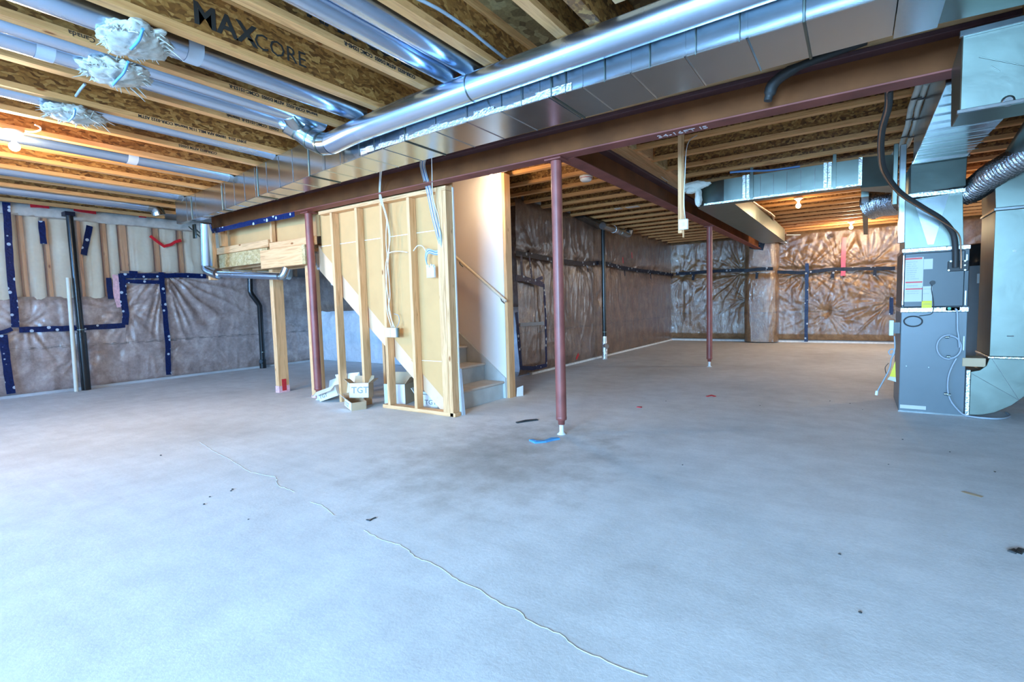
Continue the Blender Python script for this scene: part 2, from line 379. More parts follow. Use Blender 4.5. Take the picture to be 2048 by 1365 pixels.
# floor
fl = struct(MB().add([(XL-.3, YN-.3, 0), (XR+.3, YN-.3, 0), (XR+.3, YB+.5, 0), (XL-.3, YB+.5, 0), (XL-.3, YN-.3, -.15), (XR+.3, YN-.3, -.15), (XR+.3, YB+.5, -.15), (XL-.3, YB+.5, -.15)],
    [(0, 1, 2, 3), (7, 6, 5, 4), (0, 4, 5, 1), (1, 5, 6, 2), (2, 6, 7, 3), (3, 7, 4, 0)]).build('floor', 'concrete'))
crack_px = [(400, 885), (430, 905), (460, 920), (500, 945), (552, 955), (556, 972), (590, 985)], [(620, 1005), (645, 1012), (668, 1032)], [(728, 1062), (760, 1080), (800, 1090), (835, 1118), (870, 1130), (912, 1160), (960, 1180), (1000, 1208), (1040, 1225), (1050, 1240), (1120, 1270), (1165, 1305), (1200, 1318), (1250, 1340), (1295, 1355)]
for ch in crack_px:
    pts = [Vector(oz(*p)) for p in ch]; fine = []
    for a, b in zip(pts[:-1], pts[1:]):
        k = max(2, int((b-a).length/.02))
        for i in range(k): fine.append(a.lerp(b, i/k)+Vector((random.uniform(-1, 1), random.uniform(-1, 1), 0))*.004)
    fine.append(pts[-1]); mb = MB(); vs = []
    for i, p in enumerate(fine):
        t = (fine[min(i+1, len(fine)-1)]-fine[max(i-1, 0)]).normalized(); s = Vector((-t.y, t.x, 0))*random.uniform(.0005, .0017); vs += [p+s, p+Vector((0, 0, .002)), p-s]
    n = len(fine); mb.add(vs, [(3*i+a, 3*i+3+a, 3*i+4+a, 3*i+1+a) for i in range(n-1) for a in (0, 1)])
    mb.build('crack', 'crack_fill', fl)
# ceiling: deck and I-joists
ce = struct(MB().box(XL-.3, XR+.3, YN-.3, YB+.5, J+JD, J+JD+.02).build('ceiling', 'osb_deck'))
def ijoist_mesh(length, axis, tag_):
    w = .032; out = []
    def bx(a, b, c, d):
        return MB().box(a, b, 0, length, c, d) if axis == 1 else MB().box(0, length, a, b, c, d)
    out.append(('flange', bx(-w, w, 0, .038).mesh('flange', 'flange_'+('y' if axis == 1 else 'x'))))
    out.append(('web', bx(-.005, .005, .038, JD-.038).mesh('web', 'osb')))
    out.append(('flange', bx(-w, w, JD-.038, JD).mesh('flange', 'flange_'+('y' if axis == 1 else 'x'))))
    return out
def put_joist(meshes, loc):
    root = bpy.data.objects.new('floor_joist', meshes[1][1]); C.objects.link(root); root.location = loc; root.parent = ce
    for nme, me in (meshes[0], meshes[2]):
        o = bpy.data.objects.new(nme, me); C.objects.link(o); o.parent = root
    return root
lj = ijoist_mesh(3.5-YN-.02, 1, 'left')
left_x = [-1.32, -1.83, -2.37, -2.89, -3.40, -3.92, -4.42, -4.93, -5.41, -5.87, -6.34, -6.82, -7.28, -7.75, -8.22, -8.70]
JO = []
for x in left_x: JO.append(put_joist(lj, (x-.032, YN+.01, J)))
MI = ijoist_mesh(XR+1.87, 0, 'r'); MW = ijoist_mesh(-1.93-XM, 0, 'w')
yk = [3.86+.483*k for k in range(20)]
for y in yk:
    if y > 4.2: put_joist(MI, (-1.87, y, J))
    if y > 4.3: put_joist(MW, (XM+.0, y, J))
for y in [3.86+.483*k for k in range(6)]:
    put_joist(ijoist_mesh(XM-.1-XL, 0, 'l'), (XL+.05, y, J)) if y > 4.8 else None
# printing on the joists
xw = lambda k: left_x[k]-.032+.006
def wprint(k, body, px, py, size, z, bold=0, mat='ink', fl_=False):
    x = left_x[k]+(.001 if fl_ else -.026); y = ox(px, py, x)[1]
    text(body, size, (x, y, z), (0, 1, 0), (0, 0, 1), mat, JO[k], bold=bold)
def wprint_up(k, body, px, py, size):    # lettering upside down on the flange side
    x = left_x[k]+.001; y = ox(px, py, x)[1]
    text(body, size, (x, y, J+.030), (0, -1, 0), (0, 0, -1), 'ink', JO[k])
wprint(3, 'MAX', 385, 26, .16, J+.085, .004); wprint(3, '-CORE', 493, 75, .13, J+.085, -.0005)
wprint(2, 'MAX-CORE', 610, 5, .15, J+.085, .004)
for k, s in ((2, 'CCRR-0322  ASTM D5055  CCMC 12345-R'), (4, 'Intertek CCRR-0322  ASTM D5055  CCMC-15153-R'), (5, 'D5055  CCMC-15153-R  Intertek'), (6, 'JOINT 2216  180900 APA MILL 1136 Intertek CCRR-0322 ASTM'), (7, 'CCRR-0322 ASTM D5055')):
    x = left_x[k]+.001
    text(s, .03, (x, 2.45, J+.032), (0, -1, 0), (0, 0, -1), 'ink', JO[k], bold=.0008)
text('Canada', .038, (left_x[4]+.001, ox(190, 75, left_x[4])[1], J+.034), (0, -1, 0), (0, 0, -1), 'ink', JO[4])
# header framing at the near right of the left bay and the deck beyond it
hd = MB().box(-1.0, XR, 2.30, 2.44, J+.0, J+.285).build('header_board', 'pine_x', ce, .003)
MB().box(-1.19, -1.12, YN, 3.3, J, J+.285).build('trimmer_board', 'osb', ce, .003)
for y in (-1.6, -.9, -.2, .5, 1.2, 1.8):
    o = put_joist(ijoist_mesh(XR+1.1, 0, 'n'), (-1.1, y, J))
# ------------------------------------------------------------------ walls
def wallbox(name, mat, *b): return struct(MB().box(*b).build(name, mat))
wl = wallbox('wall_left', 'block', XL-.36, XL-.14, YN, YM+.2, 0, J+JD)
# left wall: split for the side window behind the camera's left
wf = struct(MB().box(XL-.2, -7.6, YN-.2, YN, 0, J+JD).box(-4.6, -1.8, YN-.2, YN, 0, J+JD).box(1.2, XR+.2, YN-.2, YN, 0, J+JD)
    .box(-7.6, -4.6, YN-.2, YN, 2.3, J+JD).box(-1.8, 1.2, YN-.2, YN, 0, .8).box(-1.8, 1.2, YN-.2, YN, 2.3, J+JD).build('wall_front', 'drywall'))
bpy.data.objects.remove(wl)
wl = struct(MB().box(XL-.36, XL-.14, YN, -1.5, 0, J+JD).box(XL-.36, XL-.14, .3, YM+.2, 0, J+JD).box(XL-.36, XL-.14, -1.5, .3, 0, .8).box(XL-.36, XL-.14, -1.5, .3, 2.2, J+JD).build('wall_left', 'block'))
wr = struct(MB().box(XR, XR+.2, YN, 9.3, 0, J+JD).box(XR, XR+.2, 11.5, YB, 0, J+JD).box(XR, XR+.2, 9.3, 11.5, 0, .8).box(XR, XR+.2, 9.3, 11.5, 2.2, J+JD).build('wall_right', 'block'))
w = MB(); w.box(XR+.08, XR+.16, 9.3, 11.5, 2.14, 2.2).box(XR+.08, XR+.16, 9.3, 11.5, .8, .86).box(XR+.08, XR+.16, 9.3, 9.36, .8, 2.2).box(XR+.08, XR+.16, 11.44, 11.5, .8, 2.2)
wo = struct(w.build('added_fill_window', 'plastic_white')); MB().box(XR+.11, XR+.115, 9.36, 11.44, .86, 2.14).build('pane', 'glass', wo)  # unseen opening, added only to let fill light into the far bay
wb = wallbox('wall_back', 'block', XM-.2, XR+.2, YB+.02, YB+.25, 0, J+JD)
wm = wallbox('wall_middle', 'block', XM-.25, XM-.03, YM, YB+.2, 0, J+JD)
wk = wallbox('wall_left_back', 'block', XL-.2, XM-.03, YM+.02, YM+.24, 0, J+JD)
for nm, x0, x1, z0, z1 in (('window_1', -7.6, -4.6, 0, 2.3), ('window_2', -1.8, 1.2, .8, 2.3)):
    w = MB(); t = .06
    w.box(x0, x1, YN-.14, YN-.06, z1-t, z1).box(x0, x1, YN-.14, YN-.06, z0, z0+t).box(x0, x0+t, YN-.14, YN-.06, z0, z1).box(x1-t, x1, YN-.14, YN-.06, z0, z1)
    xm = (x0+x1)/2; w.box(xm-t/2, xm+t/2, YN-.14, YN-.06, z0, z1)
    wo = struct(w.build(nm, 'plastic_white')); MB().box(x0+t, x1-t, YN-.105, YN-.10, z0+t, z1-t).build('pane', 'glass', wo)
w = MB(); w.box(XL-.3, XL-.2, -1.5, .3, 2.14, 2.2).box(XL-.3, XL-.2, -1.5, .3, .8, .86).box(XL-.3, XL-.2, -1.5, -1.44, .8, 2.2).box(XL-.3, XL-.2, .24, .3, .8, 2.2)
wo = struct(w.build('window_3', 'plastic_white')); MB().box(XL-.255, XL-.25, -1.44, .24, .86, 2.14).build('pane', 'glass', wo)

# --- right (middle) wall blanket, x = XM, u = y
seamM = lambda U: 1.775+.02*np.sin(U*2.1)
pinsM = [(6.5, 1.75, 9, .38, .020), (7.2, 1.72, 9, .35, .016), (8.0, 1.74, 9, .40, .020), (9.4, 1.74, 9, .42, .018), (10.6, 1.73, 9, .40, .018), (12.0, 1.72, 9, .4, .018), (8.75, 1.1, 7, .3, .006)]
blanket('vapour_barrier', 'brown_blanket', lambda u, w, h: (XM-.02+h, u, w), YM-.4+.0, YB-.02, .01, J+.06, .024, pinsM, .06, seamM, wm)
# the return of that wall behind the stair end
blanket('vapour_barrier', 'pale_film', lambda u, w, h: (u, YM-h, w), XL+.02, XM+.02, .01, 1.02, .04, [(-8.9, .95, 8, .4, .02), (-7.6, .95, 8, .4, .02)], .05, None, wk)
blanket('vapour_barrier', 'brown_blanket', lambda u, w, h: (u, YM-h, w), XL+.02, XM+.02, 1.0, J+.06, .04, [], .05, None, wk)
def tp(name, mat, pxs, fn, X, nrm, parent, width=.06, off=.07):
    pts = [Vector(fn(px, py, X)) for px, py in pxs]; pts = [p+Vector(nrm)*off for p in pts]
    return ribbon(name, mat, pts, width, nrm, parent)
NX = (1, 0, 0)
def tm(name, mat, pxs, width=.055): return tp(name, mat, pxs, ox, XM+.115, NX, wm, width, .0)
tm('tape_strip', 'tape_shaded', [(1031, 507), (1067, 512), (1105, 520), (1134, 524), (1160, 528), (1206, 526), (1245, 536), (1275, 541), (1310, 545), (1346, 550)], .075)
tm('tape_strip', 'tape_blue', [(1042, 510), (1044, 558)]); tm('tape_strip', 'tape_blue', [(1058, 512), (1063, 556)], .045)
tm('tape_strip', 'tape_blue', [(1031, 556), (1052, 559), (1086, 570)], .08); tm('tape_strip', 'tape_blue', [(1087, 568), (1091, 640), (1092, 732)], .05)
tm('tape_strip', 'tape_blue', [(1032, 625), (1038, 690), (1042, 738)], .07); tm('tape_strip', 'tape_blue', [(1040, 736), (1065, 737), (1093, 731)], .06)
tm('tape_strip', 'cable_grey', [(1040, 650), (1088, 647)], .05); tm('tape_strip', 'tape_blue', [(1070, 562), (1085, 555)], .05)
for px, py in ((1104, 524), (1174, 530), (1248, 538), (1300, 545), (1342, 552)): tm('tape_strip', 'tape_shaded', [(px, py), (px+2, py+14)], .05)
for px, py in ((1263, 505), (1245, 515)): tm('tape_strip', 'tape_red', [(px, py), (px+1, py+12)], .03)
tm('tape_strip', 'tape_red', [(1152, 719), (1157, 708)], .05)
# --- back wall blanket, y = YB, u = x
seamB = lambda U: 1.66+.03*np.sin(U*3)
pinsB = [(-3.7, 1.66, 9, .4, .02), (-3.0, 1.63, 9, .4, .022), (-2.25, 1.66, 10, .85, .040), (-2.15, 1.0, 8, .5, .02), (-1.25, 1.62, 9, .4, .03), (-.93, 1.62, 10, .6, .035), (-.33, 1.62, 10, .6, .035), (.2, 1.62, 10, .6, .035), (.6, .9, 9, .7, .035), (1.2, 1.62, 9, .6, .03), (-.55, .7, 9, .5, .02)]
blanket('vapour_barrier', 'gold_blanket', lambda u, w, h: (u, YB-h, w), XM+.02, XR, .05, J+.06, .02, pinsB, .09, seamB, wb, cells=1.6, vfold=.008)
# wrapped pier that stands proud of the back wall
mb = MB(); nu, nw = 40, 60; vs = []
for i in range(nu+1):
    a = PI*i/nu
    for k in range(nw+1):
        z = .02+k*(J-.02)/nw; r = 1+.04*(fbm(i*.3, z*2)-.5)*2-.10*math.exp(-((z-1.62)/.08)**2)+.02*vn(i*.9, z*1.2)
        c, s_ = math.cos(a), math.sin(a); sg = lambda q: math.copysign(abs(q)**.55, q)
        vs.append((-1.83-.36*sg(c)*r, YB-.02-.42*sg(s_)*r, z))
mb.add(vs, [(i*(nw+1)+k, (i+1)*(nw+1)+k, (i+1)*(nw+1)+k+1, i*(nw+1)+k+1) for i in range(nu) for k in range(nw)], True)
pier = mb.build('wrapped_pier', 'gold_blanket', wb)
NB = (0, -1, 0)
def tb(name, mat, pxs, width=.07, off=.0, Y=None): return tp(name, mat, pxs, oy, (Y or YB-.155), NB, wb, width, off)
tb('tape_strip', 'tape_shaded', [(1352, 548), (1390, 546), (1425, 543), (1470, 541), (1490, 541)], .075)
tb('tape_strip', 'tape_shaded', [(1488, 542), (1515, 539), (1546, 538)], .075, Y=YB-.47)
tb('tape_strip', 'tape_shaded', [(1550, 544), (1600, 546), (1614, 545), (1660, 539), (1715, 538), (1790, 537)], .075)
for a in ([(1614, 527), (1613, 600), (1612, 684)],): tb('tape_strip', 'tape_blue', a, .07)
for px, py in ((1387, 548), (1514, 545), (1613, 546), (1666, 543), (1750, 540)): tb('tape_strip', 'tape_shaded', [(px, py), (px-1, py+13)], .06, Y=(YB-.48 if px == 1514 else YB-.14))
tb('tape_strip', 'tape_shaded', [(1500, 490), (1528, 494)], .16, Y=YB-.50)
tb('tape_strip', 'tape_red', [(1689, 475), (1687, 510), (1686, 552)], .085, Y=YB-.15)
tb('tape_strip', 'tape_blue', [(1783, 595), (1782, 630)], .07)
# right wall blanket
blanket('vapour_barrier', 'brown_blanket', lambda u, w, h: (XR-h, u, w), YN, 9.28, .02, J+.05, .08, [(7, 1.7, 8, .5, .02), (9, 1.7, 8, .5, .02)], .05, None, wr)

# --- left wall: blanket below, studs and white batts under clear film above, x = XL
ZS = 1.33; YS = 3.02
pinsL = [(1.95, .95, 9, .32, .03), (3.60, 1.70, 11, .9, .045), (3.62, .4, 8, .3, .015), (3.05, 1.1, 8, .5, .02), (2.45, .5, 8, .4, .02)]
blanket('vapour_barrier', 'pink_blanket', lambda u, w, h: (XL+h, u, w), YN+.02, YS, .03, ZS, .022, pinsL, .05, None, wl)
blanket('vapour_barrier', 'pink_blanket', lambda u, w, h: (XL+h, u, w), YS, YM, .03, 1.72, .02, pinsL, .05, None, wl)
# studs and batts
def yl(px, py=500): return ox(px, py, XL-.02)[1]
studs = [(42, 50), (90, 100), (155, 165), (205, 217), (238, 257), (308, 322), (357, 368)]
prev = yl(0)-.1
edges = []
for a, b in studs:
    ya, yb = yl(a), yl(b); ymid = (ya+yb)/2; wd = .04 if b-a < 15 else .085
    edges.append((ymid-wd/2, ymid+wd/2))
while edges[-1][1] < 5.9: edges.append((edges[-1][0]+.41, edges[-1][0]+.45))
for k in range(1, 6): edges.insert(0, (edges[0][0]-.42, edges[0][0]-.38))
edges = [e for e in edges if not (e[0] < .4 and e[1] > -1.6)]
for a, b in edges: MB().box(XL-.13, XL-.005, a, b, .04, J-.04).build('stud', 'pine_z', wl, .003)
MB().box(XL-.14, XL-.005, .3, YM-.1, J-.04, J).build('top_plate', 'pine_y', wl, .003)
for (a0, a1), (b0, b1) in zip(edges[:-1], edges[1:]):
    y0, y1 = a1+.005, b0-.005
    if y1-y0 < .05 or y1-y0 > .6: continue
    nu, nw = 10, 44; vs = []
    for i in range(nu+1):
        for k in range(nw+1):
            u = i/nu; z = 1.2+k*(J-.06-1.2)/nw; bl = (1-(2*u-1)**4)
            vs.append((XL-.12+.13*bl+.022*fbm(u*4+y0*9, z*5)*bl, y0+u*(y1-y0), z))
    mb = MB(); mb.add(vs, [(i*(nw+1)+k, (i+1)*(nw+1)+k, (i+1)*(nw+1)+k+1, i*(nw+1)+k+1) for i in range(nu) for k in range(nw)], True)
    mb.build('insulation_batt', 'white_wool', wl)
for ya_, yb_, zb_ in ((.3, YS, 1.28), (YS+.002, 6.2, 1.70)): blanket('clear_film', 'clear_film', lambda u, w, h: (XL+.03+h, u, w), ya_, yb_, zb_, J+.01, .04, [(2.0, 2.3, 8, .5, .012), (2.9, 2.35, 8, .5, .012)], .015, None, wl, amp=.006)
# rim film / header wrap
blanket('rim_wrap', 'rim_film', lambda u, w, h: (XL+.035+h, u, w), .3, 5.0, J-.10, J+.06, .03, [], .03, None, wl, amp=.012)
def tl(name, mat, pxs, width=.065, X=None): return tp(name, mat, pxs, ox, (X or XL+.075), NX, wl, width, 0)
tl('tape_strip', 'tape_blue', [(12, 405), (15, 440), (18, 500), (22, 560), (28, 610), (31, 655)], .075)
tl('tape_strip', 'tape_blue', [(-8, 668), (10, 664), (24, 658)], .05); tl('tape_strip', 'tape_blue', [(6, 670), (12, 720), (22, 788)], .085)
tl('tape_strip', 'tape_blue', [(38, 660), (140, 657), (200, 654), (250, 651)], .075)
tl('tape_strip', 'tape_blue', [(82, 442), (87, 488)], .07); tl('tape_strip', 'tape_blue', [(179, 452), (167, 510)], .07)
tl('tape_strip', 'tape_blue', [(217, 556), (221, 598)], .07); tl('tape_strip', 'tape_blue', [(243, 548), (247, 600), (251, 628), (250, 650)], .085)
tl('tape_strip', 'tape_blue', [(240, 552), (300, 552), (360, 551), (412, 553)], .075, XL+.085); tl('tape_strip', 'tape_blue', [(250, 563), (325, 565)], .06, XL+.09)
tl('tape_strip', 'tape_blue', [(322, 545), (327, 600), (335, 680), (337, 750)], .075, XL+.09); tl('tape_strip', 'tape_blue', [(258, 545), (275, 546)], .05, XL+.09)
tl('tape_strip', 'tape_pink', [(231, 550), (233, 590), (240, 615)], .08, XL+.07)
tl('tape_strip', 'tape_red', [(60, 411), (98, 414)], .05); tl('tape_strip', 'tape_red', [(147, 419), (192, 425)], .05); tl('tape_strip', 'tape_red', [(277, 431), (292, 432)], .06)
tl('tape_strip', 'tape_red', [(300, 472), (315, 484), (328, 493), (342, 489), (350, 484), (362, 481)], .045, XL+.09)
tl('tape_strip', 'tape_shaded', [(120, 410), (146, 412)], .07)
tp('tape_strip', 'tape_shaded', [(560, 550), (612, 547)], oy, YM-.12, NB, wk, .06, 0)
bb = struct(MB().box(XL-.01, XL+.06, .3, YM, 0, .035).build('baseboard_left', 'block'))
bb2 = struct(MB().box(XM-.02, XR, YB-.07, YB, 0, .035).build('baseboard_back', 'plaster_white'))
bb3 = struct(MB().box(XM, XM+.05, YM-.1, YB-.05, 0, .03).build('baseboard_middle', 'plaster_white'))

# ------------------------------------------------------------------ steel frame
BY = 3.47; FW = .066; BZ0, BZ1 = 2.155, 2.362
def ibeam(axis, a0, a1, c, label):
    t = thing('steel_beam', label, 'beam', (a0 if axis == 0 else c, c if axis == 0 else a0, BZ0))
    def bx(u0, u1, z0, z1):
        return MB().box(a0, a1, c+u0, c+u1, z0, z1) if axis == 0 else MB().box(c+u0, c+u1, a0, a1, z0, z1)
    bx(-FW, FW, BZ0, BZ0+.010).build('flange', 'red_steel', t, .002); bx(-FW-.02, FW+.02, BZ1-.026, BZ1).build('flange', 'red_shadow', t, .003)
    bx(-.004, .004, BZ0+.010, BZ1-.026).build('web', 'red_web', t)
    return t
b1 = ibeam(0, -7.24, .62, BY, 'long red-brown steel I-beam along the metal duct')
b2 = ibeam(1, BY+FW+.004, YB-.3, -1.86, 'red-brown steel I-beam running away from the nearest column to the back wall')
text('SY-16FT 15', .085, (oy(1306, 268, 3.4)[0], BY-FW+.012, BZ0-.0005), (1, 0, 0), (0, -1, 0), 'chalk', b1) if False else None
text('34-16FT IS', .075, (oz(1306, 268, BZ0)[0], BY+.035, BZ0-.0008), (1, 0, 0), (0, -1, 0), 'chalk', b1)
bpy.context.view_layer.update()
for nm, bx in (('beam_plate', (-7.1, .62, BY-.07, BY+.07, BZ1, BZ1+.062)), ('beam_plate', (-7.1, .62, BY-.07, BY+.07, BZ1+.063, J))):
    MB().box(*bx).build(nm, 'pine_x', ce, .003)
MB().box(-1.93, -1.79, BY+.1, YB-.2, BZ1, BZ1+.062).build('beam_plate', 'pine_y', ce, .003); MB().box(-1.93, -1.79, BY+.1, YB-.2, BZ1+.063, J).build('beam_plate', 'pine_y', ce, .003)
# blocking between joist ends over the second beam
for y in yk[1:18]: MB().box(-1.80, -1.76, y+.04, y+.44, J+.0, J+.28).build('blocking', 'osb_light' if int(y*10) % 3 else 'pine_y', ce)
def column(px, X, Y, label, r=.042):
    t = thing('steel_column', label, 'column', (X, Y, 0), 'red steel columns')
    MB().tube([(X, Y, .14), (X, Y, BZ0-.014)], r, 24).build('tube', 'column_steel', t)
    MB().box(X-.07, X+.07, Y-.062, Y+.062, BZ0-.013, BZ0-.001).build('cap_plate', 'red_steel', t, .001)
    MB().lathe([(r, .145), (r+.002, .14), (r+.001, .12), (.028, .112), (.026, .08), (.0, .08)], (X, Y, 0), 24).build('collar', 'column_steel', t)
    m = MB(); pts = [(.016+.003*(k % 2), .085-k*.006) for k in range(14)]; m.lathe([(0, .085)]+pts+[(0, .003)], (X, Y, 0), 16).build('adjusting_screw', 'plaster_white', t)
    m = MB(); m.lathe([(.0, .018), (.022, .016), (.03, .006), (.038, .001)], (X, Y, 0), 14).build('plaster_dab', 'plaster_white', t)
column(1128, -1.93, 3.50, 'nearest red steel column, standing free in the middle of the floor')
column(1418, -1.86, 8.15, 'red steel column far back under the receding beam')
column(640, -5.16, 3.53, 'red steel column left of the open stud wall, by the boxes')

# ------------------------------------------------------------------ main rectangular duct along the beam
def galv_duct(t, secs, mat='galv', name='duct_section'):
    for a, b in zip(secs[:-1], secs[1:]):
        (x0, n0, f0, z0, t0), (x1, n1, f1, z1, t1) = a, b
        m = MB(); m.hexa([(x0, n0, z0), (x1, n1, z1), (x1, f1, z1), (x0, f0, z0), (x0, n0, t0), (x1, n1, t1), (x1, f1, t1), (x0, f0, t0)])
        m.build(name, mat, t, .003)
DZ, DT = 2.20, J-.004
def dn(x):   # near-face line of the duct, measured
    K = [(-7.3, 3.04), (-6.0, 2.97), (-4.9, 2.83), (-3.9, 2.70), (-3.0, 2.58), (-2.0, 2.55), (.6, 2.52)]
    for (a, p), (b, q) in zip(K[:-1], K[1:]):
        if x <= b: return p+(q-p)*(x-a)/(b-a)
    return K[-1][1]
def df(x): return 3.10+(2.90-3.10)*(x+7.3)/7.9 if x < .6 else 2.90
main = thing('air_duct', 'large rectangular galvanised trunk duct along the near side of the steel beam', 'duct', (-3, 2.7, DZ))
xs = [-7.25, -6.75, -5.9, -4.95, -3.9, -2.6, -1.42, -.2, .12]
for i in range(len(xs)-1):
    a, b = xs[i]+.003, xs[i+1]-.003
    galv_duct(main, [(a, dn(a), df(a), DZ, DT), (b, dn(b), df(b), DZ, DT)])
    for q in (xs[i+1],):   # standing drive cleats at the joints
        if i < len(xs)-2: MB().box(q-.006, q+.006, dn(q)-.008, df(q)+.005, DZ-.007, DT-.03).build('seam_cleat', 'galv_dull', main, .002)
# pressed ribs (beads) across the underside and side
for q in np.arange(-6.9, .1, .27):
    if min(abs(q-x) for x in xs) < .06: continue
    MB().add([(q-.006, dn(q)-.002, DZ), (q, dn(q)-.002, DZ-.004), (q+.006, dn(q)-.002, DZ), (q-.006, df(q), DZ), (q, df(q), DZ-.004), (q+.006, df(q), DZ)], [(0, 3, 4, 1), (1, 4, 5, 2)]).build('pressed_bead', 'galv', main)
    MB().box(q-.0025, q+.0025, dn(q)-.004, dn(q), DZ, DT-.01).build('side_bead', 'galv', main)
# thin metal hanging straps over the round pipe
for q in (-2.92, -1.62, -1.33, -1.1, -.86, -.64, -.45, -3.1): MB().box(q-.002, q+.002, dn(q)-.010, dn(q)-.005, DZ-.01, J-.02).build('hanger_strap', 'galv_dull', main)
foil = MB()
for k in range(24):
    q = -3.1+k*.075; w = random.uniform(.02, .045); foil.box(q, q+.08, dn(q)-.007, dn(q)-.003, DZ+.0, DZ+w)
foil.build('sealing_tape', 'foil', main)
MB().box(-1.50, -1.44, dn(-1.4)-.006, df(-1.4)+.004, DZ-.004, DZ-.001).build('sealing_tape', 'galv', main)
MB().box(-6.75, -6.5, dn(-6.6)-.006, dn(-6.6)+.1, DZ-.006, DZ-.001).build('sealing_tape', 'foil', main)
# right-hand junction box under the end of the trunk
jb = thing('duct_transition', 'big blue-grey sheet metal transition at the top right corner', 'duct', (.8, 3.1, 1.86))
MB().hexa([(.125, 2.5, DZ), (1.7, 2.42, DZ), (1.7, 3.06, DZ), (.125, 2.9, DZ), (.125, 2.5, DT), (1.7, 2.42, DT), (1.7, 3.06, DT), (.125, 2.9, DT)]).build('upper_box', 'galv_dull', jb, .004)
MB().hexa([(.372, 3.08, 1.86), (1.7, 3.08, 1.86), (1.7, 3.34, 1.86), (.372, 3.34, 1.86), (.372, 3.08, DZ-.002), (1.7, 3.08, DZ-.002), (1.7, 3.38, 2.15), (.372, 3.38, 2.15)]).build('drop_box', 'galv_dull', jb, .004)
MB().box(.36, 1.7, 3.055, 3.078, DZ-.022, DZ+.004).build('seam_cleat', 'galv', jb, .002)
MB().box(.36, 1.7, 3.06, 3.078, 1.848, 1.864).build('seam_cleat', 'galv', jb, .002)
bz = [(.43, 2.10), (.60, 1.98), (.52, 1.98)]
MB().tube([(.43, 3.078, 2.08), (.60, 3.078, 1.99)], .002, 5).build('crease', 'galv_dull', jb); MB().tube([(.50, 3.078, 2.0), (.47, 3.078, 2.03)], .002, 5).build('crease', 'galv_dull', jb)
c = oy(2017, 201, 3.07); MB().lathe([(0, .004), (.014, .003), (.02, 0)], (0, 0, 0), 16).tube([(0, 0, 0), (0, 0, .006)], .006, 8)
m = MB(); m.tube([(c[0], 3.079, c[2]), (c[0], 3.070, c[2]), (c[0], 3.066, c[2])], [.024, .022, .014], 16).build('round_plug', 'galv', jb)
MB().box(.118, .27, 2.46, 2.93, DZ-.007, DZ-.001).build('sealing_tape', 'galv', jb)

# round pipes lying in the joist bays of the left side
def rpipe(x, y0, y1, r, z, label, group=None, drop=None, bands=()):
    t = thing('round_duct', label, 'duct', (x, y1, z), 'round ducts in the joist bays')
    pp_ = MB().tube([(x, y0, z), (x, y1-.25, z), (x, y1, z)], r, 28).build('pipe', 'galv_pipe', t)
    for b in bands: MB().tube([(x, b-.04, z), (x, b+.04, z)], r+.0025, 28, False).build('tape_band', 'wrap_plastic', pp_)
    if drop:   # elbow into the trunk
        MB().tube(spline([(x, y1-.06, z), (x, y1+.02, z-.005), (x, y1+.07, z-.05), (x, y1+.09, z-.11)], 4), r+.004, 24).build('elbow', 'galv', t)
    return t
Z6 = J+.045
rpipe(-2.02, YN+.1, 2.62, .068, Z6, 'round metal duct, right one of the bright pair nearest the camera', bands=(.4,))
rpipe(-2.19, YN+.1, 2.58, .068, Z6, 'round metal duct, left one of the bright pair nearest the camera', bands=(1.3,))
rpipe(-3.13, YN+.1, 2.64, .074, Z6-.01, 'round metal duct wearing the largest insulation tuft', bands=(1.45,))
rpipe(-3.545, YN+.1, 2.60, .06, Z6-.01, 'right pipe of the pair wrapped by one tuft and ending at the elbow')
rpipe(-3.70, YN+.1, 2.66, .068, Z6-.02, 'left pipe of the pair wrapped by one tuft and ending at the elbow', bands=(.95,))
rpipe(-4.56, YN+.1, 2.83, .062, Z6-.01, 'narrow-looking round duct wearing the smallest, lowest tuft', drop=1)
rpipe(-5.60, YN+.1, 2.93, .075, Z6-.02, 'round duct passing behind the lit bulb at left', drop=1, bands=(2.0,))
rpipe(-7.02, YN+.1, 3.02, .07, Z6-.01, 'second round duct from the left wall', drop=1)
rpipe(-8.0, YN+.1, 3.05, .075, Z6-.02, 'round duct nearest the left insulated wall', drop=1)
# long pipe hung along the trunk
lp = thing('round_duct', 'long shiny round duct hung in front of the trunk duct, from the elbow rightward', 'duct', (-1, 2.45, 2.33))
def lpp(x): return (x, dn(x)-.105, 2.335+.012*(x+2))
MB().tube([lpp(x) for x in np.linspace(-3.34, 1.2, 40)], .078, 32).build('pipe', 'galv_pipe', lp)
for q in (-1.9, .2): MB().tube([lpp(q-.004), lpp(q+.004)], .0805, 32, False).build('joint_ring', 'galv_dull', lp)
e0 = Vector(lpp(-3.34)); el = spline([(-3.66, 2.36, 2.50), (-3.63, 2.44, 2.46), (-3.56, 2.495, 2.39), (-3.46, dn(-3.46)-.115, 2.34), tuple(e0)], 4)
for i in range(0, len(el)-1, 4): MB().tube(el[i:i+5], .082-.0012*(i//4 % 2), 24).build('elbow_gore', 'galv', lp)
for i in (4, 8, 12): MB().tube([el[i]-(el[i+1]-el[i])*.3, el[i]+(el[i+1]-el[i])*.3], .0845, 24).build('joint_ring', 'galv_dull', lp)
MB().tube([(-3.545, 2.30, 2.53), (-3.60, 2.40, 2.50)], [.062, .078], 24).build('boot', 'galv', lp)

